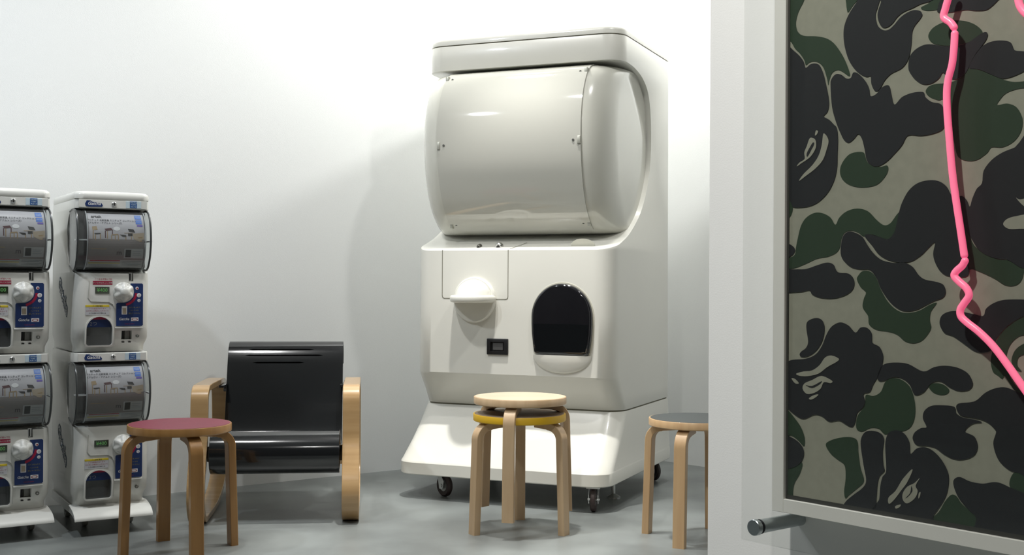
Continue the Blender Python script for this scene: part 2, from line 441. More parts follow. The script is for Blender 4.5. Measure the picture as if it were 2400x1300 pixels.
def fin(g): return [(-.632+U0+(.099-g)*math.cos(R(a)), .085+(.118-g)*math.sin(R(a))) for a in range(180, 361, 6)]+[(-.632+U0+.099-g, .094), (-.632+U0-.099+g, .094)]
bm = bmesh.new(); loft(bm, [(.846, fin(.012)), (.8475, fin(.006)), (.851, fin(.002)), (.857, fin(0)), (.867, fin(0)), (.873, fin(.002)), (.8765, fin(.006)), (.878, fin(.012))])
obj('handle', bm, M_cream, dl_, smooth=45)
# locks on the shelf
for u, r_, m_, nm in ((-.640, .010, M_darksteel, 'small_lock'), (-.546, .0165, M_steel, 'lock')):
    M = Matrix.Translation((u+U0, .155, 1.088)) @ Matrix.Rotation(R(108), 4, 'X')
    bm = bmesh.new(); lathe(bm, [(r_, -.01), (r_, .006), (r_*.8, .01), (0, .01)], 24, M); lk = obj(nm, bm, m_, big)
    bm = bmesh.new(); lathe(bm, [(r_*.45, .0), (r_*.45, .0125), (0, .0125)], 12, M); obj('keyhole', bm, M_black, lk)
M = Matrix.Translation((-.165+U0, .16, 1.0895)) @ Matrix.Rotation(R(108), 4, 'X') @ Matrix.Diagonal((1, .55, 1, 1))
bm = bmesh.new(); lathe(bm, [(.052, -.004), (.052, .0008), (0, .0008)], 32, M); obj('round_plug', bm, M_cream2, big)
# capsule door, bowl below and coin return
FC = -.2315+U0
def egg(g=0):
    side_ = [(.104+g, .631-g), (.116+g, .634-g), (.1225+g, .645), (.128+g, .68), (.1325+g, .72), (.1345+g, .76), (.1345+g, .79)]
    top_ = [((.1345+g)*math.cos(R(a)), .79+(.139+g)*math.sin(R(a))) for a in range(6, 175, 6)]
    q = side_+top_+[(-x, z) for x, z in side_[::-1]]
    return [(x+FC, z) for x, z in q]
bm = bmesh.new(); rg = [[bm.verts.new((x, y, z)) for x, z in egg(g)] for g, y in ((0, .104), (0, .090), (-.0015, .084), (-.006, .0795), (-.013, .078))]
for a_, b_ in zip(rg, rg[1:]):
    for i in range(len(a_)): bm.faces.new((a_[i], a_[(i+1) % len(a_)], b_[(i+1) % len(a_)], b_[i]))
bm.faces.new(rg[-1]); bm.faces.new(rg[0][::-1])
fl = obj('flap', bm, M_blackgloss, big, smooth=40)
lowp = [(x, z) for x, z in egg(-.013) if z <= .763]
lowp = [(x, max(z, .6405)) for x, z in lowp]
bm = bmesh.new(); prism(bm, lowp, 'y', .0768, .0785); obj('flap_plate', bm, M_blackgloss2, fl, smooth=0)
bm = bmesh.new(); prism(bm, egg(.005), 'y', .0975, .101); obj('flap_rim', bm, M_gap2, big, smooth=0)
t = bmesh.new(); lathe(t, [(math.cos(R(a)), math.sin(R(a))) for a in range(0, 90, 8)]+[(0, 1)], 56)
for v in t.verts: v.co = Vector((v.co.x*.132, -v.co.z*.026, min(v.co.y, 0)*.078))
bm = bmesh.new(); merge(bm, t, Matrix.Translation((-.2315+U0, .101, .631))); bmesh.ops.remove_doubles(bm, verts=bm.verts, dist=1e-5); obj('catch_bowl', bm, M_cream, big, smooth=70)
bm = bmesh.new(); box(bm, -.574+U0, -.476+U0, .092, .103, .625, .693, .003)
me = carve(bm, [box(bmesh.new(), -.556+U0, -.494+U0, .05, .0995, .640, .679)], 0); rt = link('coin_return', me, M_black, big)
bm = bmesh.new(); box(bm, -.546+U0, -.500+U0, .0965, .0998, .645, .675); obj('return_plate', bm, M_smoke, rt)
# casters and levelling foot
def caster(u, v, rz, r=.049, par=big):
    f_ = bmesh.new()
    box(f_, -.028, .028, -.035, .035, .098, .106)
    for s in (-1, 1):
        t = bmesh.new(); prism(t, [(-.014+.02, .1), (.028, .1), (.012, .034), (-.012, .034), (-.02, .07)], 'x', s*.019-.0015, s*.019+.0015); merge(f_, t)
    t = bmesh.new(); lathe(t, [(.008, -.024), (.008, .024)], 12, Matrix.Translation((0, 0, r)) @ Matrix.Rotation(R(90), 4, 'Y')); merge(f_, t)
    Mx = Matrix.Translation((u+U0, v, 0)) @ Matrix.Rotation(rz, 4, 'Z'); f_.transform(Mx)
    fk = obj('caster', f_, M_steel, par)
    w_ = bmesh.new(); lathe(w_, [(.026, -.010), (r-.006, -.012), (r, -.006), (r, .006), (r-.006, .012), (.026, .010)], 32, Matrix.Translation((0, 0, r)) @ Matrix.Rotation(R(90), 4, 'Y'), close=False); w_.transform(Mx)
    obj('tyre', w_, M_tyre, fk)
    w_ = bmesh.new(); lathe(w_, [(0, -.009), (.027, -.009), (.027, .009), (0, .009)], 24, Matrix.Translation((0, 0, r)) @ Matrix.Rotation(R(90), 4, 'Y')); w_.transform(Mx); obj('hub', w_, M_steel2, fk)
def fuv(x, y): p = Vector((x, y, 0))-O3; return p.dot(ex), p.dot(ey)
u, v = fuv(-.2885, 5.205); caster(u, v, R(62)+0)
u, v = fuv(.338, 4.875); caster(u, v, R(14))
u, v = fuv(.712, 5.70); caster(u-.02, v-.06, R(60))
caster(-.88, .86, R(20))
u, v = fuv(.446, 5.19)
bm = bmesh.new(); lathe(bm, [(0, 0), (.030, 0), (.030, .006), (.012, .016), (.008, .02), (.008, .06), (.016, .06), (.016, .068), (.008, .068), (.008, .11)], 20, Matrix.Translation((u+U0, v, 0))); obj('levelling_foot', bm, M_steel, big)

# ------------------------------------------------------------ small stacked capsule machines
def curved(P, u0, u1):
    """arc-length map of profile P: (s,t)->3D, s 0..1 across, t 0 top .. 1 bottom"""
    L = [0]
    for a, b in zip(P, P[1:]): L.append(L[-1]+math.dist(a, b))
    def f(s, t, d=0):
        q = (1-t)*L[-1]; i = 0
        while i < len(L)-2 and L[i+1] < q: i += 1
        k = (q-L[i])/(L[i+1]-L[i]); y = P[i][0]+(P[i+1][0]-P[i][0])*k; z = P[i][1]+(P[i+1][1]-P[i][1])*k
        tt = Vector((P[i+1][0]-P[i][0], P[i+1][1]-P[i][1])).normalized()
        n = Vector((-tt.y, tt.x))     # outward for bottom->top path bulging to -y
        return Vector((u0+(u1-u0)*s, y+n.x*d, z+n.y*d))
    f.L = L[-1]; return f
HW = .135
SP = spline([(.15, .318), (.09, .303), (.05, .312), (.022, .345), (.008, .385), (.004, .42), (.010, .462), (.028, .500), (.058, .521), (.10, .526), (.15, .520)], 5)
def small_unit():
    t = thing('capsule_machine', 'x', 'vending machine', (0, 0, 0), 0, 'stacked capsule toy machines at the left')
    q = lambda u0, u1, v0, v1, rf: rrect(u0-HW, u1-HW, v0, v1, rf, .012, 6)
    bm = bmesh.new()
    loft(bm, [(0, q(.008, .262, .085, .50, .03)), (.022, q(.008, .262, .08, .50, .03)), (.05, q(0, .27, .055, .50, .035)), (.09, q(0, .27, .048, .50, .035)), (.262, q(0, .27, .045, .50, .035)), (.29, q(.0, .27, .052, .50, .035)),
              (.53, q(.0, .27, .05, .50, .03)), (.562, q(.002, .268, .05, .50, .03))])
    cp = spline([(-.1, .285), (0, .287), (.052, .29), (.09, .297), (.15, .318), (.19, .362), (.203, .42), (.190, .475), (.15, .515), (.09, .528), (.04, .530), (-.1, .530)], 4)
    cuts = [prism(bmesh.new(), cp, 'x', -1, 1)]
    cuts.append(prism(bmesh.new(), arch(.040-HW, .134-HW, .024, .131, 14, 1.0, .01), 'y', -.1, .11))
    cuts.append(box(bmesh.new(), .168-HW, .206-HW, -.1, .09, .045, .078))
    cuts.append(box(bmesh.new(), .192-HW, .209-HW, -.1, .075, .262, .296))
    me = carve(bm, cuts, .0025, 2)
    link('cabinet', me, M_white, t)
    # arch rim and prize door
    bm = bmesh.new(); o_ = arch(.035-HW, .139-HW, .019, .136, 14, 1.0, .014); i_ = arch(.0405-HW, .1335-HW, .0245, .1305, 14, 1.0, .01)
    A = [bm.verts.new((x, .042+.012*(max(0, .05-z)/.05), z)) for x, z in o_]; B = [bm.verts.new((x, .042+.012*(max(0, .05-z)/.05), z)) for x, z in i_]; Bk = [bm.verts.new((x, .06, z)) for x, z in i_]; Ak = [bm.verts.new((x, .06, z)) for x, z in o_]
    for i in range(len(A)):
        j = (i+1) % len(A); bm.faces.new((A[i], A[j], B[j], B[i])); bm.faces.new((B[i], B[j], Bk[j], Bk[i])); bm.faces.new((Ak[i], Ak[j], A[j], A[i])); bm.faces.new((Bk[i], Bk[j], Ak[j], Ak[i]))
    obj('door_rim', bm, M_white, t)
    bm = bmesh.new(); prism(bm, i_, 'y', .058, .060); pd = obj('prize_door', bm, M_flapclear, t, smooth=0)
    lab = [p for p in i_ if p[1] > .098]; 
    top = sorted([p for p in i_ if p[1] > .09], key=lambda p: p[0]); lab = top[::-1]
    bm = bmesh.new(); prism(bm, lab+[(lab[-1][0], .092), (lab[0][0], .092)] if lab[-1][1] > .0925 else lab, 'y', .0565, .0578); obj('door_label', bm, M_navy, pd, smooth=0)
    red = [p for p in top if p[1] > .118][::-1]
    bm = bmesh.new(); prism(bm, red, 'y', .0555, .0566); obj('door_label_top', bm, M_red, pd, smooth=0)
    def flat(b, x, y, z): b.transform(Matrix.Translation((x-HW, y, z)) @ Matrix.Rotation(R(90), 4, 'X')); return b
    def plate(name, u0, u1, z0, z1, y, th, m, par=t, bev=.0008):
        bm = bmesh.new(); box(bm, u0-HW, u1-HW, y-th, y+.003, z0, z1, bev, 1); return obj(name, bm, m, par, smooth=0)
    def words(name, s, size, x, y, z, m, par, bold=0, shear=0):
        bm = flat(text_bm(s, size, bold, shear), x, y, z); return obj(name, bm, m, par, smooth=0)
    words('door_number', '2つ', .018, .068, .0554, .104, M_grey, pd)
    # interior shades of the prize chute
    bm = bmesh.new(); box(bm, .042-HW, .132-HW, .095, .1095, .026, .06, .003); obj('chute_step', bm, M_greyplastic, t)
    # lid strip
    plate('lid_strip', .012, .258, .532, .561, .05, .0035, M_white)
    lg = bmesh.new(); prism(lg, [(.036-HW, .538), (.034-HW, .546), (.040-HW, .558), (.052-HW, .558), (.060-HW, .553), (.092-HW, .549), (.097-HW, .541), (.094-HW, .536), (.045-HW, .535)], 'y', .0452, .048)
    lgo = obj('logo_sticker', lg, M_navy, t, smooth=0); words('logo_lettering', 'Gatcha', .0165, .066, .0449, .5465, M_paper, lgo, .0003, .25)
    plate('maker_backing', .180, .236, .534, .560, .0455, .0006, M_pale); mk = plate('maker_sticker', .194, .220, .5345, .5595, .0448, .0006, M_blue)
    for i_z, s_ in enumerate(('TAKARA', 'TOMY', 'A.R.T.S')): words('maker_lettering', s_, .0066, .207, .0439, .5545-.0075*i_z, M_pale, mk, .0001)
    bm = bmesh.new(); cyl_y(bm, .137-HW, .547, .0085, .040, .048, 20, .002); lk = obj('lock', bm, M_steel, t)
    bm = bmesh.new(); box(bm, .1355-HW, .1385-HW, .0392, .041, .5415, .5525); obj('keyhole', bm, M_black, lk)
    # clear drum with rims, poster inside, dark side mirror
    bm = bmesh.new(); sec = [[bm.verts.new((x, y, z)) for y, z in SP] for x in (.0-HW, .264-HW)]
    for i in range(len(SP)-1): bm.faces.new((sec[0][i], sec[0][i+1], sec[1][i+1], sec[1][i]))
    bm.faces.new(sec[0][::-1]); bm.faces.new(sec[1]); drum = obj('drum', bm, M_clear, t, smooth=50)
    for x in (.0015-HW, .2625-HW):
        bm = bmesh.new(); tube(bm, [(x, y, z) for y, z in SP], .0038, 8); obj('drum_rim', bm, M_rim, drum)
    bm = bmesh.new(); tube(bm, [(.036-HW, y, z) for y, z in offset2(SP, .002)], .0022, 6); tube(bm, [(.244-HW, y, z) for y, z in offset2(SP, .002)], .0022, 6); obj('drum_seam', bm, M_rim2, drum)
    bm = bmesh.new(); box(bm, .257-HW, .267-HW, .004, .16, .408, .413, .001); obj('latch_bar', bm, M_rim2, drum)
    bm = bmesh.new(); box(bm, -.002-HW, .036-HW, .006, .05, .409, .414, .001); obj('latch_bar', bm, M_rim2, drum)
    bm = bmesh.new(); box(bm, .034-HW, .246-HW, .045, .15, .325, .505, .004); obj('inner_hopper', bm, M_hopper, t)
    bm = bmesh.new(); prism(bm, [(y+.012 if y < .1 else .1485, z+(.006 if z < .42 else -.006)) for y, z in SP if y > .055], 'x', .006-HW, .256-HW); obj('drum_lining', bm, M_lining, t)
    PP = offset2(SP[9:39], .005)
    F = curved(PP, .040-HW, .240-HW)
    bm = bmesh.new(); N = 26; ra = [[bm.verts.new(F(s, i/N)) for s in (0, 1)] for i in range(N+1)]
    for i in range(N): bm.faces.new((ra[i][0], ra[i][1], ra[i+1][1], ra[i+1][0]))
    ps = obj('poster', bm, M_poster, t, smooth=60)
    def patch(name, s0, s1, t0, t1, m, d=.0006, par=ps):
        bm = bmesh.new(); k = max(2, int((t1-t0)*26)+1); rr = [[bm.verts.new(F(s, t0+(t1-t0)*i/k, d)) for s in (s0, s1)] for i in range(k+1)]
        for i in range(k): bm.faces.new((rr[i][0], rr[i][1], rr[i+1][1], rr[i+1][0]))
        return obj(name, bm, m, par, smooth=0)
    def ptext(name, s_, size, s, t_, m, d=.0012, bold=0):
        b = text_bm(s_, size, bold)
        for v_ in b.verts: v_.co = F(s+v_.co.x/.2, t_-v_.co.y/F.L, d)
        return obj(name, b, m, ps, smooth=0)
    patch('printed_floor', 0, 1, .47, .82, M_pfloor, .0003)
    patch('printed_text_area', 0, 1, .82, 1, M_ptext, .0004)
    ptext('brand_lettering', 'artek', .017, .15, .085, M_ink, bold=.0005)
    ptext('title_lettering', 'アルテック 北欧家具 ミニチュア コレクション', .0085, .42, .155, M_ink, bold=.0001)
    ptext('title_lettering', '〈アルヴァ・アアルト シリーズ〉', .0085, .30, .205, M_ink, bold=.0001)
    tg = patch('tag_sticker', .84, .955, .03, .12, M_blue2); ptext('tag_lettering', 'TAKARA\nTOMY', .0065, .9, .075, M_pale)
    patch('tag_sticker', .85, .96, .135, .21, M_blue2); ptext('tag_lettering', 'A.R.T.S', .0058, .905, .17, M_pale); patch('tag_sticker', .87, .97, .22, .25, M_purple)
    def poly(name, pts, m, d=.0007):
        bm = bmesh.new(); bm.faces.new([bm.verts.new(F(a, b, d)) for a, b in pts]); return obj(name, bm, m, ps, smooth=0)
    poly('speech_bubble', [(.5+.062*math.cos(2*PI*k/16), .295+.035*math.sin(2*PI*k/16)) for k in range(16)], M_paper)
    # printed miniature furniture
    for pts, m in (([(.06, .27), (.14, .26), (.16, .32), (.07, .33)], M_ptan), ([(.09, .375), (.2, .37), (.22, .385), (.12, .395)], M_pblack),
                   ([(.28, .30), (.40, .285), (.43, .32), (.31, .335)], M_pmaroon), ([(.40, .39), (.52, .38), (.53, .395), (.42, .405)], M_ptan),
                   ([(.70, .29), (.80, .30), (.83, .35), (.72, .34)], M_pblack), ([(.70, .37), (.78, .37), (.78, .41), (.70, .41)], M_pblack), ([(.55, .39), (.66, .395), (.67, .43), (.60, .42)], M_pblack),
                   ([(.78, .375), (.99, .35), (.99, .46), (.90, .50), (.80, .46)], M_ptan2), ([(.88, .43), (.96, .42), (.95, .50), (.90, .50)], M_ptan), ([(.63, .36), (.8, .355), (.8, .362), (.63, .368)], M_ptan)):
        poly('printed_furniture', pts, m)
    for x0, t0, t1, m in ((.08, .32, .47, M_ptan), (.12, .39, .49, M_ptan), (.205, .385, .48, M_ptan), (.295, .33, .45, M_pmaroon), (.42, .32, .4, M_pmaroon), (.33, .34, .46, M_ptan), (.405, .40, .49, M_ptan), (.47, .40, .48, M_ptan), (.525, .395, .49, M_ptan), (.66, .41, .48, M_ptan), (.76, .40, .47, M_ptan)):
        patch('printed_furniture_leg', x0-.008, x0+.008, t0, t1, m, .0006)
    patch('printed_floor_mark', .05, .32, .625, .635, M_ptan, .0008); 
    patch('card', .64, .985, .62, .785, M_ptext, .0007); patch('card_photo', .665, .765, .635, .765, M_pblack, .001); patch('card_lines', .79, .95, .66, .668, M_grey, .001); patch('card_lines', .79, .93, .69, .698, M_grey, .001); patch('card_lines', .79, .95, .72, .728, M_grey, .001)
    ptext('letter_mark', 'm', .026, .55, .69, M_pfloor2, bold=.0002)
    patch('red_rule', .04, .58, .825, .842, M_pred, .001); patch('yellow_rule', .02, .58, .872, .895, M_pyel, .001)
    for k in range(4): patch('small_print', .04, .55+.02*(k % 2), .912+.02*k, .918+.02*k, M_grey, .001)
    for k in range(4): patch('small_print', .62, .97-.05*(k % 2), .84+.03*k, .85+.03*k, M_grey, .001)
    # front panel fittings
    pf = groove([(x-HW, z) for x, z in [(.050, .262), (.046, .20), (.056, .187), (.12, .185), (.134, .176), (.140, .16), (.140, .03)]], .0012, .0445, 'panel_gap', t, M_gap3)
    rs = plate('red_sticker', .062, .133, .248, .263, .0455, .0007, M_red, t); words('red_lettering', 'さいふのはんこに注意', .007, .097, .0445, .2555, M_paper, rs)
    words('red_heading', 'ここを必ず読んでね', .007, .100, .0442, .2685, M_red, rs, .0001)
    lc = plate('price_display', .071, .122, .216, .241, .0455, .002, M_lcd, t); words('price_lettering', '¥400', .0185, .096, .0433, .2285, M_lcdt, lc, .0002)
    wa = plate('warning_sticker', .037, .122, .137, .174, .0455, .0007, M_ptext2, t); plate('warning_heading', .037, .122, .166, .174, .0449, .0006, M_yel, wa); words('warning_lettering', '⚠ 注意 警告', .0065, .08, .0440, .170, M_ink, wa)
    for k in range(3): words('warning_lettering', ('小さな部品があります', '口の中には絶対に入れないで', '3才未満のお子様には'.replace('3', '３'))[k], .0062, .079, .0446, .1605-.0085*k, M_pred if k < 2 else M_ink, wa)
    # navy instruction panel with a round bite for the knob
    kx, kz, kr = .171, .222, .040
    pts = [(.147, .095), (.240, .095), (.244, .099), (.244, .250), (.240, .254), (.199, .254), (.197, .250)]
    arcp = [(kx+kr*math.cos(R(a)), kz+kr*math.sin(R(a))) for a in range(38, -88, -9)]
    pts = pts+arcp+[(.15, .181), (.147, .177)]
    bm = bmesh.new(); prism(bm, [(x-HW, z) for x, z in pts], 'y', .0443, .047); ip = obj('instruction_panel', bm, M_navy, t, smooth=0)
    bm = bmesh.new(); ar = [(kx+(kr+r_)*math.cos(R(a)), kz+(kr+r_)*math.sin(R(a))) for r_, rg in ((.004, range(-5, -78, -8)), (.013, range(-77, -4, 8))) for a in rg]
    prism(bm, [(x-HW, z) for x, z in ar], 'y', .0437, .0445); obj('red_arrow', bm, M_red, ip, smooth=0)
    for x, z, r_ in ((.222, .236, .006), (.229, .210, .008), (.229, .190, .006)):
        bm = bmesh.new(); cyl_y(bm, x-HW, z, r_, .0436, .0445, 18); obj('printed_dot', bm, M_paper, ip, smooth=0)
        bm = bmesh.new(); cyl_y(bm, x-HW+.001, z-.001, r_*.55, .0432, .0438, 14); obj('printed_dot_centre', bm, M_pred if z > .22 else M_ptext2, ip, smooth=0)
    plate('printed_capsule', .166, .186, .138, .170, .0445, .0007, M_paper, ip); plate('printed_capsule_window', .169, .183, .141, .163, .0437, .0006, M_ptan2, ip)
    for k in range(3): words('instruction_lettering', ('コインを入れて', 'ハンドルを', '回してください')[k], .0062, .213, .0440, .164-.011*k, M_yel2, ip)
    words('panel_logo', 'Gatcha', .0135, .1745, .0438, .121, M_paper, ip, .0002, .25); pl = plate('panel_badge', .200, .228, .113, .127, .0445, .0007, M_paper, ip)
    bm = bmesh.new(); t_ = bmesh.new(); lathe(t_, [(.011, 0), (.008, 0)], 20, close=False); t_.transform(Matrix.Translation((.214-HW, .0434, .12)) @ Matrix.Rotation(R(90), 4, 'X') @ Matrix.Diagonal((1, .45, 1, 1))); merge(bm, t_); obj('badge_ring', bm, M_pred, pl, smooth=0)
    words('panel_footer', 'MADE IN JAPAN', .005, .195, .0438, .103, M_pred, ip)
    # knob : round base with a six-lobed grip
    bm = bmesh.new(); cyl_y(bm, kx-HW, kz, .0365, .034, .048, 40, .004); kn = obj('knob', bm, M_white, t)
    bm = bmesh.new(); t_ = bmesh.new(); nn = 60; rings = []
    for r_, y_ in ((.034, 0), (.033, -.010), (.029, -.017), (.020, -.021), (.018, -.026), (.014, -.031), (.007, -.0335)):
        rings.append([t_.verts.new(((r_*(1-.11*(r_ > .018)*math.cos(6*2*PI*k/nn)))*math.cos(2*PI*k/nn), y_, (r_*(1-.11*(r_ > .018)*math.cos(6*2*PI*k/nn)))*math.sin(2*PI*k/nn))) for k in range(nn)])
    for a_, b_ in zip(rings, rings[1:]):
        for i in range(nn): t_.faces.new((a_[i], a_[(i+1) % nn], b_[(i+1) % nn], b_[i]))
    t_.faces.new(rings[-1]); t_.faces.new(rings[0][::-1]); merge(bm, t_, Matrix.Translation((kx-HW, .034, kz))); obj('grip', bm, M_white, kn, smooth=50)
    # coin slot plate, return opening, button
    bm = bmesh.new(); box(bm, .194-HW, .207-HW, .06, .0745, .264, .294); sl = obj('coin_slot', bm, M_steel, t); bm = bmesh.new(); box(bm, .197-HW, .2015-HW, .058, .0605, .266, .291); obj('slot_opening', bm, M_black, sl)
    plate('ledge', .142, .244, .087, .091, .048, .006, M_white, t, .001)
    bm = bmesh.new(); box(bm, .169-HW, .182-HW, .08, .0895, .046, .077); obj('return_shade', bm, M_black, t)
    bm = bmesh.new(); box(bm, .185-HW, .204-HW, .075, .0895, .046, .077, .002); obj('return_chute', bm, M_greyplastic, t)
    bm = bmesh.new(); cyl_y(bm, .226-HW, .058, .0068, .049, .06, 18, .001); bt = obj('return_button', bm, M_darksteel, t); bm = bmesh.new(); cyl_y(bm, .226-HW, .058, .003, .048, .05, 12); obj('button_centre', bm, M_steel, bt)
    for x in (.172, .196): plate('vent_slot', x, x+.009, .033, .036, .066, .004, M_black, t, 0)
    # side logo, slanting down toward the front
    lb = bmesh.new(); t_ = text_bm('Gatcha', .072, .0010, .1); b2 = text_bm('Gatcha', .072, .0060, .1)
    def side(b, x): b.transform(Matrix.Translation((x, .27, .205)) @ Matrix.Rotation(R(-90), 4, 'Z') @ Matrix.Rotation(R(90), 4, 'X') @ Matrix.Rotation(R(-34), 4, 'Z')); return b
    s1 = obj('side_logo_outline', side(b2, -HW-.0008), M_bluegrey, t, smooth=0); obj('side_logo_lettering', side(t_, -HW-.0016), M_paper, s1, smooth=0)
    return t
GX = Vector((-1.5688, 4.3192, 0)); GT = R(30.9)
def gplace(O, th, u, v): return (O.x+math.cos(th)*u-math.sin(th)*v, O.y+math.sin(th)*u+math.cos(th)*v)
unit = small_unit()
x, y = gplace(GX, GT, HW-.002, 0)
unit.location = (x, y, .667); unit.rotation_euler = (0, 0, GT)
unit['label'] = 'upper capsule toy machine of the fully visible stack, its whole red instruction strip in view'
low = dup(unit, (x, y, .102), GT, 'lower capsule toy machine of the fully visible stack, partly behind the red-topped stool')
for ch in [o for o in bpy.data.objects if o.parent == low and o.name.startswith('red_sticker')]:   # this one has no red strip
    for g in [o for o in bpy.data.objects if o.parent == ch]: bpy.data.objects.remove(g)
    bpy.data.objects.remove(ch)
GX2 = Vector((-1.6555, 4.303, 0))-Vector((math.cos(R(34)), math.sin(R(34)), 0))*.2605; GT2 = R(34)
x2, y2 = gplace(GX2, GT2, HW-.002, 0)
dup(unit, (x2, y2, .667), GT2, 'upper capsule toy machine of the leftmost stack, cut off by the left edge')
dup(unit, (x2, y2, .102), GT2, 'lower capsule toy machine of the leftmost stack, cut off by the left edge')
for nm, lb, (cx, cy), th in (('top_cover', 'rounded white plastic cover on top of the fully visible capsule machine stack', (x, y), GT), ('top_cover', 'rounded white plastic cover on top of the leftmost capsule machine stack', (x2, y2), GT2)):
    bm = bmesh.new(); q = lambda d, z: (z, rrect(-HW+d+.0, HW-d, .0465+d, .50-d, .03, .02, 6))
    loft(bm, [q(.002, 0), q(0, .003), q(0, .016), q(.003, .024), q(.009, .029), q(.018, .031)])
    o = obj(nm, bm, M_white, loc=(cx, cy, .6662+.563)); o.rotation_euler = (0, 0, th); o['label'] = lb; o['category'] = 'cover'; o['group'] = 'covers of the capsule machine stacks'
def trolley(label, cx, cy, th):
    t = thing('wheeled_base', label, 'wheeled base', (cx, cy, 0), th, 'wheeled bases of the capsule machine stacks')
    bm = bmesh.new()
    loft(bm, [(.070, rrect(-HW, HW, .09, .50, .02, .01, 6)), (.1015, rrect(-HW, HW, .085, .50, .02, .01, 6))]); obj('plinth', bm, M_white, t)
    bm = bmesh.new(); pth = [(.11, .100), (.075, .096), (.04, .088), (.015, .078), (.002, .066), (0, .058)]
    band(bm, spline(pth, 3), -HW-.006, HW+.004, .0045, False, .001); obj('front_tray', bm, M_white, t)
    for s in (-1, 1):
        bm = bmesh.new(); prism(bm, [(.0, .056), (.002, .066), (.015, .078), (.04, .088), (.075, .096), (.11, .100), (.11, .075), (.05, .07)], 'x', s*HW-.003, s*HW-.002); obj('tray_end', bm, M_white, t)
    for (u, v) in ((-.065, .21), (.10, .20), (-.085, .43), (.1, .43)):
        bm = bmesh.new(); box(bm, u-.016, u+.016, v-.018, v+.018, .062, .072)
        for s in (-1, 1): box(bm, u+s*.013-.001, u+s*.013+.001, v-.012, v+.012, .02, .064)
        cs = obj('caster', bm, M_steel2, t)
        bm = bmesh.new(); lathe(bm, [(0, -.010), (.021, -.010), (.024, -.006), (.024, .006), (.021, .010), (0, .010)], 24, Matrix.Translation((u, v, .024)) @ Matrix.Rotation(R(90), 4, 'Y')); obj('wheel', bm, M_greyplastic, cs)
    bm = bmesh.new(); lathe(bm, [(.024, .05), (.024, .072)], 20, Matrix.Translation((.035, .17, 0))); obj('levelling_pad', bm, M_white, t)
trolley('low white base on casters under the fully visible capsule machine stack', x, y, GT)
trolley('low white base on casters under the leftmost capsule machine stack', x2, y2, GT2)


# ------------------------------------------------------------ stools
def stool_leg(ang, wd=.044, wood=None):
    bm = bmesh.new()
    path = [(-.075, .3985), (-.10, .3985), (-.125, .3985)]
    for k in range(0, 91, 10): path.append((-.130-.050*math.sin(R(k)), .3985-.050*(1-math.cos(R(k)))))
    path += [(-.183, .25), (-.188, .10), (-.191, .0)]
    th = lambda s: .030 if s > .25 else .016+.014*min(1, s/.25)
    # top line stays flush with the seat underside
    P = []
    for i, p in enumerate(path):
        P.append(p)
    band(bm, P, -wd/2, wd/2, lambda s: .027 if s > .2 else .013+.014*s/.2, bev=.002)
    bm.transform(Matrix.Rotation(ang+R(90), 4, 'Z'))
    for v in bm.verts:
        if v.co.z > .4115: v.co.z = .4115
        if v.co.z < .002: v.co.z = 0
    return bm
def stool(label, loc, angs, legm, rimm, topm, toplabel=None, cat='stool'):
    t = thing('stool', label, cat, loc, 0)
    bm = bmesh.new(); lathe(bm, [(0, .412), (.172, .412), (.175, .415), (.175, .4375), (.1735, .4395), (.1685, .4395), (0, .4395)], 72); st = obj('seat', bm, rimm, t, smooth=40)
    bm = bmesh.new(); lathe(bm, [(0, .4385), (.1695, .4385), (.1695, .4402), (0, .4402)], 72); obj('seat_top', bm, topm, st, smooth=40)
    for a in angs: obj('leg', stool_leg(R(a)), legm, t, smooth=40)
    return t
stool('round stool with red-maroon top and four honey-coloured bentwood legs, beside the armchair', (-1.144, 4.124, 0), [-12.5+45+a for a in (0, 90, 180, 270)], M_honey, M_honey, M_redtop)
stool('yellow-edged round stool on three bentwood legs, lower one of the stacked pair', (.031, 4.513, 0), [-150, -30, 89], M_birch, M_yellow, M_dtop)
s2 = stool('pale birch round stool stacked on top of the yellow-edged stool', (.033, 4.512, .0636), [-102.7, 17.3, 137.3], M_birch, M_birch, M_birchtop)
stool('round stool with black top and birch edge, half hidden behind the white partition', (.68, 4.38, 0), [-206.5, -116.5, -26.5, 63.5], M_birch2, M_birch2, M_blacktop)

# ------------------------------------------------------------ bentwood armchair
ch = thing('lounge_armchair', 'low lounge armchair with curled glossy black plywood seat and looped bentwood arms', 'chair', (-.905, 4.56, 0), R(6.8))
loop = [(.10, .0125), (.05, .020), (.008, .055), (-.010, .105), (.000, .165), (.035, .235), (.068, .305), (.078, .38), (.083, .44), (.092, .485), (.125, .510), (.18, .514), (.32, .512), (.46, .510), (.59, .507), (.665, .492), (.705, .445), (.718, .36), (.724, .27), (.722, .18), (.69, .105), (.60, .052), (.46, .022), (.32, .0125), (.20, .0125)]
LP = spline(loop, 5, True)
for x in (-.29, .29):
    bm = bmesh.new(); band(bm, LP, x-.033, x+.033, .023, True, .002); obj('arm_loop', bm, M_birchg, ch, smooth=40)
seatp = [(.20, .215), (.14, .192), (.08, .190), (.035, .212), (.018, .255), (.030, .305), (.068, .338), (.115, .345), (.17, .332), (.25, .292), (.33, .258), (.40, .243), (.455, .252), (.495, .290), (.525, .35), (.56, .44), (.595, .53), (.625, .60), (.655, .645), (.70, .664), (.742, .645), (.752, .605), (.735, .57)]
SPc = spline(seatp, 6)
bm = bmesh.new(); band(bm, SPc, -.246, .246, .009, False, .001); se = obj('seat_shell', bm, M_blackply, ch, smooth=40)
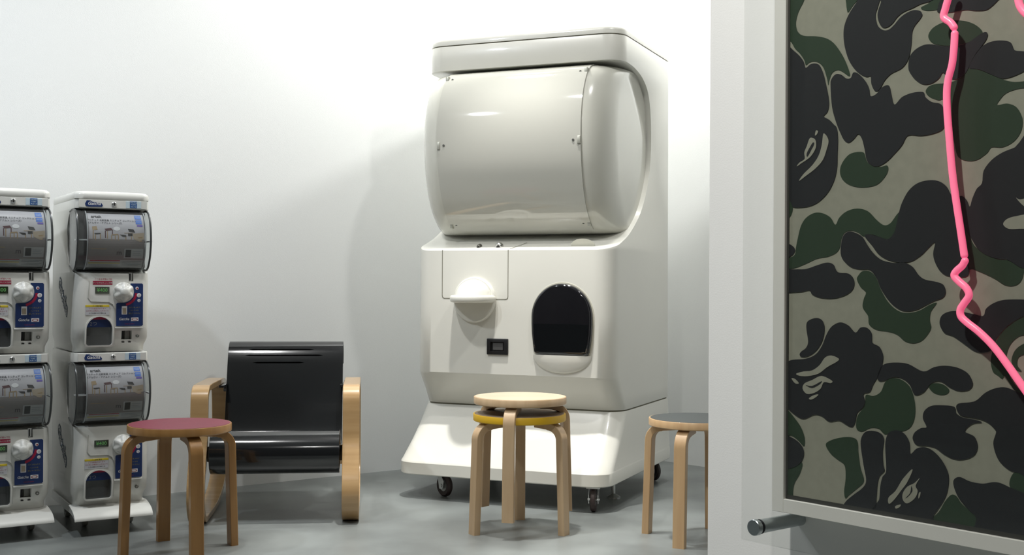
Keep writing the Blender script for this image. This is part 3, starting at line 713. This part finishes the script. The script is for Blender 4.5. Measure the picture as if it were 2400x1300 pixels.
for (ya, za, x0, x1) in ((.640, .6305, -.14, .10), (.615, .578, -.12, .06), (.628, .607, -.155, .14)):
    # long slots cut near the head of the back, shown as dark openings
    best = min(range(len(SPc)), key=lambda i: math.dist(SPc[i], (ya, za))); p, q = SPc[best-1], SPc[best+1]
    d = Vector((q[0]-p[0], q[1]-p[1])).normalized(); n = Vector((-d.y, d.x)); c = Vector(SPc[best])+n*.0048 if (Vector((-d.y, d.x)).x < 0) else Vector(SPc[best])-n*.0048
    bm = bmesh.new(); hw = .0032
    pts = [c-d*hw, c+d*hw]
    a = [bm.verts.new((x0, pts[0].x, pts[0].y)), bm.verts.new((x1, pts[0].x, pts[0].y)), bm.verts.new((x1+.02, c.x, c.y)), bm.verts.new((x1, pts[1].x, pts[1].y)), bm.verts.new((x0, pts[1].x, pts[1].y)), bm.verts.new((x0-.02, c.x, c.y))]
    bm.faces.new(a); obj('slot', bm, M_void, se, smooth=0)
for (y_, z_, m_, hh) in ((.10, .262, M_blackply, .03), (.37, .200, M_birchg, .022), (.615, .470, M_blackply, .012)):
    bm = bmesh.new(); box(bm, -.262, .262, y_-.014, y_+.014, z_-hh, z_+hh, .003); obj('cross_rail', bm, m_, ch)
for s in (-1, 1):
    bm = bmesh.new(); box(bm, s*.25-.012 if s < 0 else .238, -.238 if s < 0 else .262, .44, .60, .488, .498, .002); obj('bracket', bm, M_blackply, ch)

# ------------------------------------------------------------ partition wall with framed camouflage display
PT = R(-50.7); px_ = Vector((math.cos(PT), math.sin(PT), 0)); py_ = Vector((-math.sin(PT), math.cos(PT), 0)); PO = Vector((.396, 2.4, 0))
bm = bmesh.new(); box(bm, 0, 2.6, 0, .14, 0, TOP, 0); o = obj('wall_partition', bm, M_part, smooth=0); o['kind'] = 'structure'; o.location = PO; o.rotation_euler = (0, 0, PT)
disp = thing('framed_camouflage_panel', 'large white framed panel of green and black camouflage print on the partition', 'artwork', PO+px_*0.75, PT)
disp.location.z = 0
GREEN = [[(-0.5228,1.457),(-0.4706,1.4475),(-0.4835,1.4191),(-0.4881,1.4007),(-0.4833,1.3845),(-0.4702,1.3756),(-0.4448,1.3708),(-0.4221,1.3635),(-0.4056,1.3516),(-0.3896,1.3306),(-0.379,1.3106),(-0.3728,1.2932),(-0.3767,1.2918),(-0.3876,1.2999),(-0.3982,1.3047),(-0.4097,1.301),(-0.4154,1.2894),(-0.4176,1.2803),(-0.4203,1.2919),(-0.4276,1.3117),(-0.4377,1.3229),(-0.4491,1.3267),(-0.4583,1.3261),(-0.4656,1.3226),(-0.4699,1.3327),(-0.4793,1.3455),(-0.4897,1.3555),(-0.4959,1.3653),(-0.5031,1.3722),(-0.5223,1.3771)],[(-0.5204,1.0926),(-0.506,1.0899),(-0.4964,1.0836),(-0.4925,1.0719),(-0.4953,1.0585),(-0.5033,1.0492),(-0.5201,1.0479)],[(-0.3806,1.4311),(-0.3814,1.4164),(-0.3791,1.4031),(-0.3761,1.4026),(-0.3675,1.4121),(-0.3568,1.4212),(-0.3547,1.4264)],[(-0.2094,1.3998),(-0.2208,1.3908),(-0.237,1.3853),(-0.2284,1.3789),(-0.2092,1.3766),(-0.1941,1.3798),(-0.1885,1.396)],[(-0.2235,1.3362),(-0.2167,1.3473),(-0.2015,1.3535),(-0.1827,1.3549),(-0.1605,1.3508),(-0.1422,1.3421),(-0.1296,1.3299),(-0.1313,1.3235),(-0.1421,1.3185),(-0.1603,1.3145),(-0.1824,1.3147),(-0.2013,1.3183),(-0.2166,1.3247)],[(-0.2276,1.2462),(-0.2219,1.2542),(-0.2085,1.2567),(-0.1933,1.2558),(-0.1747,1.2576),(-0.16,1.2652),(-0.152,1.2736),(-0.1346,1.2693),(-0.1132,1.2584),(-0.0922,1.248),(-0.0749,1.2429),(-0.0479,1.2407),(-0.0479,1.231),(-0.0681,1.2319),(-0.0886,1.2278),(-0.099,1.2191),(-0.1038,1.2107),(-0.0885,1.2113),(-0.0747,1.2055),(-0.0662,1.1941),(-0.0627,1.1807),(-0.066,1.1647),(-0.0778,1.151),(-0.095,1.1443),(-0.1126,1.1458),(-0.1196,1.138),(-0.1338,1.1291),(-0.1482,1.1268),(-0.1647,1.1315),(-0.1721,1.1406),(-0.1778,1.165),(-0.1932,1.2248),(-0.2045,1.2296),(-0.2199,1.2366)],[(-0.3445,1.1562),(-0.3573,1.1584),(-0.3745,1.155),(-0.3884,1.1412),(-0.3926,1.1267),(-0.3873,1.1133),(-0.3742,1.1033),(-0.3526,1.0972),(-0.3315,1.0971),(-0.3148,1.1015),(-0.3005,1.115),(-0.2965,1.1255),(-0.2994,1.1311),(-0.3109,1.1294),(-0.3254,1.1311),(-0.3368,1.1392),(-0.3411,1.1487)],[(-0.5195,0.9583),(-0.5196,0.972),(-0.5052,0.9768),(-0.4886,0.9832),(-0.4854,0.9966),(-0.4818,1.0119),(-0.4749,1.0347),(-0.4634,1.0495),(-0.4451,1.0575),(-0.4269,1.0557),(-0.4112,1.0475),(-0.4013,1.0348),(-0.3935,1.0468),(-0.3782,1.0573),(-0.3567,1.0612),(-0.3354,1.0555),(-0.3186,1.0403),(-0.3041,1.0308),(-0.2918,1.0339),(-0.2798,1.0478),(-0.2718,1.0527),(-0.2737,1.0386),(-0.2816,1.0211),(-0.2897,1.0106),(-0.3019,1.0074),(-0.3184,1.0132),(-0.331,1.0161),(-0.3436,1.0128),(-0.3543,1.0197),(-0.3693,1.0238),(-0.3823,1.0205),(-0.3888,1.0095),(-0.3918,0.9948),(-0.3997,0.9856),(-0.4174,0.9791),(-0.44,0.976),(-0.4629,0.9675),(-0.4861,0.9601),(-0.5051,0.9582)],[(-0.1605,1.0446),(-0.1457,1.0018),(-0.133,0.9863),(-0.108,0.9726),(-0.0871,0.9697),(-0.0734,0.9771),(-0.0632,0.9688),(-0.0597,0.9525),(-0.0647,0.9362),(-0.0766,0.9296),(-0.0904,0.9311),(-0.1043,0.9394),(-0.122,0.9477),(-0.1436,0.9555),(-0.1545,0.9546),(-0.173,0.9768)],[(-0.3538,0.9464),(-0.3454,0.9537),(-0.3306,0.9529),(-0.3188,0.9427),(-0.3096,0.9229),(-0.2951,0.9015),(-0.2768,0.8876),(-0.2588,0.8841),(-0.2371,0.8884),(-0.2198,0.8975),(-0.2056,0.9019),(-0.2159,0.8872),(-0.2177,0.8732),(-0.2157,0.8594),(-0.2291,0.8415),(-0.2447,0.8346),(-0.2625,0.8366),(-0.2765,0.8467),(-0.2928,0.8515),(-0.3175,0.8542),(-0.3321,0.8628),(-0.3343,0.8773),(-0.345,0.8916),(-0.3429,0.9063),(-0.3388,0.9172),(-0.3494,0.9263),(-0.3568,0.9391)],[(-0.219,0.7654),(-0.2094,0.7713),(-0.1942,0.7706),(-0.1829,0.7628),(-0.1866,0.7557),(-0.1979,0.7531),(-0.2113,0.7563)],[(-0.3377,0.7425),(-0.323,0.7418),(-0.3085,0.7501),(-0.3004,0.7669),(-0.2862,0.7743),(-0.2701,0.7732),(-0.2541,0.763),(-0.2461,0.746),(-0.2432,0.7251),(-0.2458,0.7073),(-0.2537,0.6943),(-0.2675,0.6876),(-0.2877,0.6849),(-0.2999,0.679),(-0.3123,0.6875),(-0.3289,0.6869),(-0.3458,0.6791),(-0.3564,0.6843),(-0.3544,0.7046),(-0.3397,0.7242)],[(-0.5178,0.7094),(-0.5058,0.7065),(-0.4891,0.6925),(-0.4725,0.6749),(-0.4641,0.6566),(-0.4653,0.6412),(-0.477,0.6495),(-0.4936,0.6574),(-0.5174,0.6569)],[(-0.517,0.5936),(-0.4932,0.5989),(-0.4745,0.6115),(-0.4684,0.6084),(-0.4743,0.5905),(-0.4859,0.5717),(-0.4891,0.554),(-0.4881,0.5387),(-0.5166,0.5365)],[(-0.4189,0.6482),(-0.4109,0.6565),(-0.3888,0.6644),(-0.3671,0.6674),(-0.3542,0.6625),(-0.3519,0.6426),(-0.3475,0.6175),(-0.341,0.6001),(-0.3431,0.5907),(-0.3579,0.5777),(-0.3708,0.5668),(-0.3777,0.5603),(-0.3804,0.5728),(-0.3775,0.5954),(-0.3798,0.6173),(-0.393,0.625),(-0.4085,0.6343)],[(-0.2177,0.5466),(-0.2006,0.5631),(-0.1894,0.582),(-0.1782,0.5946),(-0.1689,0.5935),(-0.1597,0.5829),(-0.145,0.5732),(-0.1341,0.5631),(-0.134,0.543),(-0.2081,0.5412)],[(-0.081,0.6256),(-0.0767,0.6393),(-0.0682,0.6453),(-0.0446,0.6434),(-0.0443,0.5965),(-0.0612,0.6071),(-0.0765,0.6164)],[(-0.1038,0.8432),(-0.09,0.8619),(-0.0661,0.879),(-0.0459,0.8844),(-0.0458,0.8585),(-0.0659,0.8529),(-0.0795,0.8409),(-0.0863,0.8241),(-0.0862,0.8044),(-0.0758,0.7821),(-0.0587,0.7637),(-0.0723,0.7692),(-0.0826,0.7816),(-0.0896,0.791),(-0.093,0.7858),(-0.1,0.7903),(-0.1088,0.7964),(-0.1124,0.8129),(-0.109,0.8297)],[(-0.0787,0.8147),(-0.0726,0.8314),(-0.0591,0.8418),(-0.0457,0.8456),(-0.0456,0.8294),(-0.0658,0.8219),(-0.0691,0.8087),(-0.0622,0.7993),(-0.0725,0.8019)]]
DARK = [[(-0.5221,1.3576),(-0.5077,1.3566),(-0.5006,1.3595),(-0.4935,1.3534),(-0.4793,1.3409),(-0.4699,1.3289),(-0.4656,1.3176),(-0.4559,1.3224),(-0.4445,1.3223),(-0.4354,1.3173),(-0.4276,1.3023),(-0.4216,1.2808),(-0.417,1.2615),(-0.4156,1.2463),(-0.4191,1.2336),(-0.4267,1.2269),(-0.4145,1.2192),(-0.4046,1.2096),(-0.3989,1.2035),(-0.3965,1.1846),(-0.3973,1.1587),(-0.3984,1.1327),(-0.4049,1.1107),(-0.4181,1.0909),(-0.4361,1.0768),(-0.4543,1.0701),(-0.4728,1.0683),(-0.4916,1.0699),(-0.4988,1.0818),(-0.5108,1.096),(-0.5204,1.0985)],[(-0.3504,1.4256),(-0.3611,1.4147),(-0.3739,1.4003),(-0.3833,1.3834),(-0.3863,1.3654),(-0.3835,1.3427),(-0.3755,1.3194),(-0.3625,1.301),(-0.3496,1.2901),(-0.339,1.2851),(-0.3314,1.2848),(-0.3301,1.273),(-0.3262,1.2635),(-0.32,1.258),(-0.3117,1.2635),(-0.3035,1.2751),(-0.2913,1.2843),(-0.2732,1.29),(-0.2633,1.2982),(-0.2574,1.3098),(-0.2536,1.3304),(-0.2525,1.3478),(-0.2478,1.3576),(-0.24,1.3651),(-0.2342,1.3729),(-0.2382,1.3799),(-0.2499,1.3833),(-0.2638,1.3807),(-0.2757,1.3746),(-0.2858,1.3656),(-0.2959,1.359),(-0.3061,1.3592),(-0.3165,1.367),(-0.3216,1.3805),(-0.3216,1.3914),(-0.3167,1.405),(-0.3156,1.4192)],[(-0.3106,1.4183),(-0.3118,1.4077),(-0.3183,1.3908),(-0.3165,1.3761),(-0.309,1.3647),(-0.3,1.3633),(-0.2898,1.368),(-0.2798,1.3778),(-0.2678,1.3839),(-0.2519,1.3872),(-0.2363,1.3914),(-0.2189,1.3929),(-0.2132,1.4005)],[(-0.1885,1.396),(-0.2073,1.3759),(-0.1978,1.3701),(-0.1753,1.368),(-0.1569,1.3679),(-0.1424,1.364),(-0.1244,1.3616),(-0.1138,1.3657),(-0.1033,1.3738),(-0.0999,1.3798)],[(-0.2592,1.2888),(-0.2574,1.3062),(-0.2476,1.3171),(-0.232,1.3229),(-0.2165,1.3219),(-0.1975,1.3163),(-0.175,1.3129),(-0.153,1.3151),(-0.1349,1.3241),(-0.1242,1.3274),(-0.1199,1.3234),(-0.1224,1.3154),(-0.1312,1.305),(-0.1419,1.2932),(-0.1491,1.2807),(-0.1563,1.2681),(-0.1673,1.2611),(-0.1784,1.2601),(-0.1897,1.2674),(-0.1972,1.2735),(-0.2029,1.2657),(-0.2162,1.2587),(-0.2316,1.2589),(-0.2453,1.2676),(-0.2552,1.2795)],[(-0.1509,1.2742),(-0.1473,1.2838),(-0.1384,1.296),(-0.1277,1.3062),(-0.1135,1.3107),(-0.096,1.3097),(-0.0821,1.3043),(-0.0759,1.2918),(-0.065,1.2886),(-0.0481,1.2829),(-0.048,1.2634),(-0.0614,1.2571),(-0.0784,1.2519),(-0.0957,1.2508),(-0.1132,1.2591),(-0.1346,1.2703)],[(-0.4127,1.2797),(-0.4105,1.2906),(-0.4017,1.2977),(-0.3907,1.2955),(-0.3797,1.2874),(-0.371,1.2874),(-0.3659,1.2959),(-0.356,1.2928),(-0.3432,1.2802),(-0.3346,1.2663),(-0.3312,1.2514),(-0.3199,1.2537),(-0.3117,1.2617),(-0.3014,1.2658),(-0.2945,1.2632),(-0.2911,1.2503),(-0.2849,1.2317),(-0.2709,1.2425),(-0.2511,1.2473),(-0.2315,1.246),(-0.2276,1.2375),(-0.216,1.2281),(-0.1988,1.222),(-0.193,1.2042),(-0.1948,1.1837),(-0.2118,1.1767),(-0.235,1.175),(-0.2594,1.1776),(-0.2704,1.1627),(-0.2844,1.1496),(-0.2986,1.1382),(-0.315,1.1311),(-0.3275,1.1331),(-0.3381,1.143),(-0.3424,1.1615),(-0.3481,1.1803),(-0.3554,1.189),(-0.3639,1.1817),(-0.3746,1.176),(-0.3842,1.1817),(-0.3922,1.1954),(-0.4011,1.2149),(-0.4093,1.2419)],[(-0.5198,1.005),(-0.5006,1.0038),(-0.4873,0.9947),(-0.491,0.9851),(-0.5028,0.9795),(-0.5196,0.9797)],[(-0.2758,1.0494),(-0.2698,1.0669),(-0.258,1.0857),(-0.2423,1.0971),(-0.2229,1.1011),(-0.2038,1.0989),(-0.1886,1.0887),(-0.1773,1.0709),(-0.1625,1.0725),(-0.1533,1.0646),(-0.1485,1.0549),(-0.1443,1.0675),(-0.1371,1.0823),(-0.1282,1.0908),(-0.1255,1.11),(-0.1124,1.1258),(-0.095,1.136),(-0.0744,1.1425),(-0.0474,1.1532),(-0.0464,0.9686),(-0.0871,0.9707),(-0.1116,0.9743),(-0.133,0.9863),(-0.1475,1.0069),(-0.1585,1.0173),(-0.1621,0.9937),(-0.1546,0.9766),(-0.1508,0.9461),(-0.1803,0.9444),(-0.1953,0.9496),(-0.2068,0.9635),(-0.2122,0.9808),(-0.2089,0.9998),(-0.2222,0.9897),(-0.2338,0.9794),(-0.2533,0.9691),(-0.2773,0.9683),(-0.2976,0.9732),(-0.3141,0.9824),(-0.3267,0.9971),(-0.3415,1.0138),(-0.331,1.0161),(-0.3101,1.0105),(-0.2958,1.0072),(-0.2836,1.0194)],[(-0.3886,0.9798),(-0.3892,0.9984),(-0.3845,1.015),(-0.3737,1.0221),(-0.3607,1.0199),(-0.3457,1.0121),(-0.3351,0.9973),(-0.3224,0.9825),(-0.3058,0.9715),(-0.2813,0.9669),(-0.2652,0.9675),(-0.2493,0.9603),(-0.2375,0.9462),(-0.2258,0.9392),(-0.2066,0.9358),(-0.1933,0.9307),(-0.1895,0.9187),(-0.1951,0.91),(-0.2102,0.9046),(-0.2256,0.8974),(-0.2411,0.8901),(-0.2608,0.8869),(-0.2768,0.8912),(-0.2931,0.9034),(-0.3096,0.9247),(-0.318,0.9427),(-0.3306,0.9558),(-0.3475,0.9566),(-0.3646,0.9593),(-0.3776,0.9668)],[(-0.5194,0.9544),(-0.4861,0.9574),(-0.4628,0.958),(-0.4354,0.9654),(-0.4174,0.969),(-0.404,0.9651),(-0.395,0.952),(-0.3732,0.9494),(-0.3623,0.9391),(-0.3635,0.9244),(-0.3773,0.9132),(-0.4036,0.9062),(-0.4304,0.9069),(-0.4487,0.9124),(-0.4556,0.9199),(-0.4765,0.9167),(-0.5192,0.9186)],[(-0.4612,0.8513),(-0.4599,0.8628),(-0.4507,0.8687),(-0.437,0.871),(-0.4257,0.8656),(-0.4224,0.8507),(-0.4277,0.8298),(-0.4412,0.8122),(-0.4572,0.8027),(-0.471,0.8005),(-0.4757,0.8048),(-0.4711,0.8108),(-0.4619,0.817),(-0.4573,0.8286)],[(-0.5183,0.7833),(-0.504,0.7899),(-0.4898,0.7945),(-0.4617,0.7979),(-0.4411,0.8066),(-0.4276,0.8223),(-0.4188,0.8414),(-0.4077,0.8568),(-0.3901,0.8648),(-0.3726,0.8597),(-0.3588,0.8481),(-0.349,0.8568),(-0.3363,0.8572),(-0.3266,0.8485),(-0.3248,0.8322),(-0.3111,0.8256),(-0.304,0.8116),(-0.3067,0.7916),(-0.3128,0.7769),(-0.3231,0.7617),(-0.3293,0.7486),(-0.3419,0.744),(-0.3385,0.7315),(-0.3439,0.7202),(-0.3545,0.7101),(-0.3586,0.6932),(-0.365,0.6853),(-0.3759,0.6879),(-0.3912,0.6939),(-0.4111,0.6902),(-0.4268,0.6981),(-0.4427,0.6997),(-0.4657,0.6901),(-0.4844,0.6949),(-0.5034,0.7067),(-0.5178,0.7094)],[(-0.3149,0.7731),(-0.3108,0.7878),(-0.3006,0.7974),(-0.2803,0.801),(-0.2563,0.7998),(-0.2288,0.7892),(-0.2096,0.7973),(-0.1907,0.8008),(-0.1683,0.799),(-0.1499,0.7906),(-0.1418,0.7759),(-0.1479,0.7654),(-0.1644,0.7618),(-0.1811,0.7664),(-0.1962,0.7746),(-0.2113,0.7729),(-0.2209,0.7636),(-0.2286,0.755),(-0.2441,0.7496),(-0.2541,0.7665),(-0.2681,0.7754),(-0.2842,0.7765),(-0.3004,0.7697),(-0.3107,0.768)],[(-0.5174,0.655),(-0.4936,0.6544),(-0.4747,0.646),(-0.4653,0.6336),(-0.4675,0.6181),(-0.4791,0.6052),(-0.4979,0.5971),(-0.517,0.5948)],[(-0.3469,0.6541),(-0.3457,0.6689),(-0.3373,0.6799),(-0.3226,0.6829),(-0.3081,0.68),(-0.3015,0.6717),(-0.3038,0.6517),(-0.3028,0.6302),(-0.3003,0.618),(-0.3097,0.6078),(-0.3138,0.5928),(-0.3157,0.5709),(-0.3218,0.5483),(-0.375,0.5477),(-0.3768,0.5548),(-0.3622,0.568),(-0.343,0.5834),(-0.3359,0.5971),(-0.3412,0.622)],[(-0.2989,0.6522),(-0.2982,0.6702),(-0.2917,0.6834),(-0.2776,0.6884),(-0.2635,0.6845),(-0.2535,0.6714),(-0.2514,0.6522),(-0.2397,0.6623),(-0.2242,0.6658),(-0.2088,0.6605),(-0.1935,0.6468),(-0.1829,0.6275),(-0.1839,0.6034),(-0.1913,0.5834),(-0.2082,0.5585),(-0.2196,0.5463),(-0.3176,0.5472),(-0.3103,0.5681),(-0.3084,0.59),(-0.3043,0.6067),(-0.297,0.6184)],[(-0.1746,0.6149),(-0.1709,0.6222),(-0.1617,0.6251),(-0.1453,0.6204),(-0.1237,0.6199),(-0.1026,0.6251),(-0.0817,0.6206),(-0.0444,0.603),(-0.044,0.5351),(-0.1339,0.5329),(-0.1348,0.563),(-0.145,0.5732),(-0.1615,0.5877),(-0.1708,0.6017)],[(-0.1071,0.6836),(-0.103,0.7006),(-0.1037,0.7055),(-0.1136,0.7145),(-0.1279,0.7199),(-0.1459,0.7216),(-0.1623,0.7235),(-0.1697,0.7331),(-0.1661,0.7419),(-0.1388,0.7475),(-0.121,0.7623),(-0.1034,0.7709),(-0.086,0.7731),(-0.0654,0.7664),(-0.0452,0.7615),(-0.0446,0.645),(-0.0648,0.6441),(-0.0819,0.6469),(-0.0993,0.6613)],[(-0.2476,0.6773),(-0.2438,0.6882),(-0.2321,0.6964),(-0.2224,0.699),(-0.2291,0.7124),(-0.2265,0.7248),(-0.2149,0.7338),(-0.1978,0.7366),(-0.1735,0.7362),(-0.1697,0.7263),(-0.1586,0.7205),(-0.1386,0.7189),(-0.126,0.7157),(-0.1422,0.7118),(-0.1548,0.6988),(-0.1385,0.692),(-0.133,0.6775),(-0.1383,0.6634),(-0.1528,0.655),(-0.1711,0.6522),(-0.1898,0.6575),(-0.205,0.6662),(-0.2203,0.6686),(-0.2397,0.6676)],[(-0.1997,0.8668),(-0.1968,0.8807),(-0.1837,0.8879),(-0.167,0.8889),(-0.1432,0.8854),(-0.1252,0.8825),(-0.12,0.8943),(-0.1041,0.9045),(-0.0833,0.9088),(-0.0461,0.9071),(-0.046,0.8909),(-0.0661,0.8807),(-0.0865,0.8669),(-0.1038,0.8465),(-0.1107,0.8296),(-0.1249,0.8249),(-0.1392,0.8266),(-0.1575,0.8376),(-0.176,0.8487),(-0.191,0.8533)]]
MARKS = [[(-0.4424,1.2032),(-0.4378,1.2016),(-0.4405,1.1962),(-0.4446,1.1947)],[(-0.4256,1.1967),(-0.4188,1.1904),(-0.4156,1.1807),(-0.4195,1.168),(-0.4275,1.1498),(-0.4433,1.1358),(-0.4639,1.124),(-0.4787,1.1161),(-0.4685,1.1281),(-0.4502,1.142),(-0.4366,1.158),(-0.4299,1.1764),(-0.4278,1.1912)],[(-0.4528,1.1916),(-0.4436,1.187),(-0.4422,1.1736),(-0.4503,1.161),(-0.4595,1.1541),(-0.4733,1.1475),(-0.4836,1.1425),(-0.478,1.149),(-0.4664,1.1547),(-0.4674,1.1662),(-0.4619,1.1772),(-0.4574,1.1882)],[(-0.4825,0.7699),(-0.4662,0.7748),(-0.4478,0.7778),(-0.4319,0.7882),(-0.4208,0.8019),(-0.4074,0.8064),(-0.3919,0.8016),(-0.3963,0.7958),(-0.4162,0.7853),(-0.4341,0.7729),(-0.4569,0.767),(-0.4755,0.7665)],[(-0.4928,0.7608),(-0.4848,0.7602),(-0.4763,0.7531),(-0.4848,0.7525)],[(-0.4683,0.7441),(-0.4638,0.7539),(-0.4477,0.7607),(-0.4318,0.7686),(-0.4205,0.7682),(-0.4049,0.7617),(-0.4093,0.7577),(-0.4227,0.7586),(-0.4294,0.7469),(-0.443,0.7383),(-0.459,0.7352)],[(-0.4544,0.728),(-0.443,0.7345),(-0.4339,0.736),(-0.4406,0.7302),(-0.4498,0.7257)],[(-0.2493,0.6261),(-0.2473,0.6246),(-0.2571,0.6039),(-0.2689,0.5882),(-0.2809,0.5723),(-0.291,0.5637),(-0.2919,0.5743),(-0.279,0.5868),(-0.267,0.6062),(-0.2572,0.6181)],[(-0.2433,0.6051),(-0.2336,0.6148),(-0.2413,0.6008),(-0.2373,0.5926),(-0.2431,0.5795),(-0.2569,0.5694),(-0.2648,0.5746),(-0.2649,0.5852),(-0.257,0.5969)],[(-0.2353,0.5893),(-0.2322,0.5915),(-0.2334,0.5844),(-0.2361,0.5805)],[(-0.2788,0.5619),(-0.2688,0.5662),(-0.2708,0.5613),(-0.278,0.5578)],[(-0.0926,1.0252),(-0.0858,1.0332),(-0.0704,1.0369),(-0.0468,1.0382),(-0.0467,1.0188),(-0.0669,1.0172),(-0.084,1.0177)],[(-0.0722,1.0654),(-0.0654,1.0618),(-0.0469,1.0641),(-0.0468,1.0495),(-0.0569,1.05),(-0.0654,1.0569)]]
HOLES = [[(-0.4486,1.1825),(-0.4458,1.1796),(-0.4526,1.1688),(-0.4604,1.158),(-0.4618,1.1638),(-0.4564,1.1729)],[(-0.4614,0.751),(-0.4476,0.7501),(-0.4272,0.7602),(-0.4317,0.7542),(-0.4476,0.7467)],[(-0.2491,0.5997),(-0.2471,0.5912),(-0.2549,0.5813),(-0.2597,0.5782),(-0.251,0.5878)]]
NEON = [[(-0.169,1.3987),(-0.1744,1.3828),(-0.1791,1.3683),(-0.1817,1.3596),(-0.179,1.3537),(-0.1697,1.3464),(-0.1634,1.3376)],[(-0.1623,1.3273),(-0.1633,1.3066),(-0.1664,1.2801),(-0.1729,1.2573),(-0.1754,1.2373),(-0.1745,1.2067),(-0.1705,1.1623),(-0.1654,1.1112),(-0.1589,1.067),(-0.1514,1.023),(-0.1439,0.9776)],[(-0.1427,0.9686),(-0.1474,0.9609),(-0.1572,0.9526),(-0.1608,0.9452),(-0.1527,0.9365),(-0.14,0.9258),(-0.1356,0.9142),(-0.1434,0.9024),(-0.1499,0.8922),(-0.1487,0.8815),(-0.1379,0.8718),(-0.1182,0.8581),(-0.0953,0.8376),(-0.0728,0.811),(-0.0491,0.7802),(-0.0258,0.7501)],[(-0.0591,1.3782),(-0.0584,1.3651),(-0.0556,1.3533),(-0.0489,1.3425),(-0.0356,1.329)]]
FO,FI,FBI,FBO,AX,AZ,CAPX,CAPZ = (-0.5308,-0.505,0.5422,0.5174,-0.5592,0.4665,-0.5235,0.4944)
CVY = -.067
def patches(L, y, mi, bm, sm=4):
    for off in ((0, 0), (1.02, 0), (0, .98), (1.02, .98)):
        for poly in L:
            pts = spline([(p[0]+off[0], p[1]+off[1]) for p in poly], sm, True) if sm else [(p[0]+off[0], p[1]+off[1]) for p in poly]
            pts = [(min(max(x, FI-.004), FR+.004), min(max(z, FBI-.004), FT+.004)) for x, z in pts]
            q = []
            for p in pts:
                if not q or math.dist(p, q[-1]) > 1e-4: q.append(p)
            if len(q) > 2 and math.dist(q[0], q[-1]) < 1e-4: q.pop()
            if len(q) < 3 or len({round(p[0], 4) for p in q}) < 2 or len({round(p[1], 4) for p in q}) < 2: continue
            f = bm.faces.new([bm.verts.new((x, y, z)) for x, z in q]); f.material_index = mi
FR = FI+1.15; FT = 2.15; FW = FI-FO
bm = bmesh.new()
FH = FBI-FBO
# frame members: left, right, bottom, top
for nm, (x0, x1, z0, z1) in (('frame_side', (FO, FI, FBO, FT+FW)), ('frame_side', (FR, FR+FW, FBO, FT+FW)), ('frame_rail', (FI, FR, FBO, FBI)), ('frame_rail', (FI, FR, FT, FT+FW))):
    b = bmesh.new(); box(b, x0, x1, -.075, -.0005, z0, z1, .0008, 1); obj(nm, b, M_frame, disp, smooth=0)
b = bmesh.new(); box(b, FI-.003, FR+.003, CVY, -.004, FBI-.003, FT+.003); cvs = obj('canvas', b, M_canvas, disp, smooth=0)
b = bmesh.new(); box(b, FI-.001, FI+.0045, CVY-.0015, CVY+.001, FBI-.001, FT); box(b, FI, FR, CVY-.0015, CVY+.001, FBI-.001, FBI+.0075); obj('edge_strip', b, M_strip, disp, smooth=0)  # dark strip along the left and bottom inner edges of the frame
b = bmesh.new(); patches(GREEN, CVY-.0008, 0, b); obj('green_print', b, M_cgreen, cvs, smooth=0)
b = bmesh.new(); patches(DARK, CVY-.0014, 0, b); obj('black_print', b, M_cdark, cvs, smooth=0)
b = bmesh.new(); patches(MARKS, CVY-.0020, 0, b, 3); patches(HOLES, CVY-.0024, 1, b, 3); obj('beige_marks', b, [M_canvas, M_cdark], cvs, smooth=0)
for k, pth in enumerate(NEON):
    b = bmesh.new(); P = spline([(x, -.092, z) for x, z in pth], 6); tube(b, P, .0058, 14)
    for e in (P[0], P[-1]): lathe(b, [(.0058*math.cos(R(a)), .0058*math.sin(R(a))) for a in range(-90, 91, 15)], 14, Matrix.Translation(e))
    o = obj('neon_tube', b, M_neon, None, smooth=80); o.location = disp.location; o.rotation_euler = (0, 0, PT)
    o['label'] = ('short bent pink neon tube at the top of the camouflage panel', 'long nearly straight pink neon tube on the camouflage panel', 'zigzag pink neon tube running down to the lower right of the camouflage panel', 'pink neon tube end at the top right corner of the picture')[k]
    o['category'] = 'neon tube'; o['group'] = 'pink neon line on the camouflage panel'
ac = thing('acrylic_sheet', 'clear acrylic sheet standing off in front of the camouflage panel', 'acrylic sheet', disp.location, PT)
b = bmesh.new(); box(b, AX, FR+.12, -.126, -.120, AZ, FT+.2, .0006, 1); obj('sheet', b, M_acrylic, ac, smooth=0)
def rod(x, z):
    so = thing('standoff', 'steel standoff rod with round cap at the lower left of the acrylic sheet', 'standoff', disp.location, PT)
    b = bmesh.new(); cyl_y(b, x, z, .0125, -.1185, 0, 32, .0005); obj('rod', b, M_rod, so)
    b = bmesh.new(); cyl_y(b, x, z, .0135, -.1199, -.1185, 32); obj('gasket', b, M_rubber, so)
    b = bmesh.new(); cyl_y(b, x, z, .0145, -.136, -.1262, 36, .001); obj('cap', b, M_rod, so)
rod(CAPX, CAPZ)
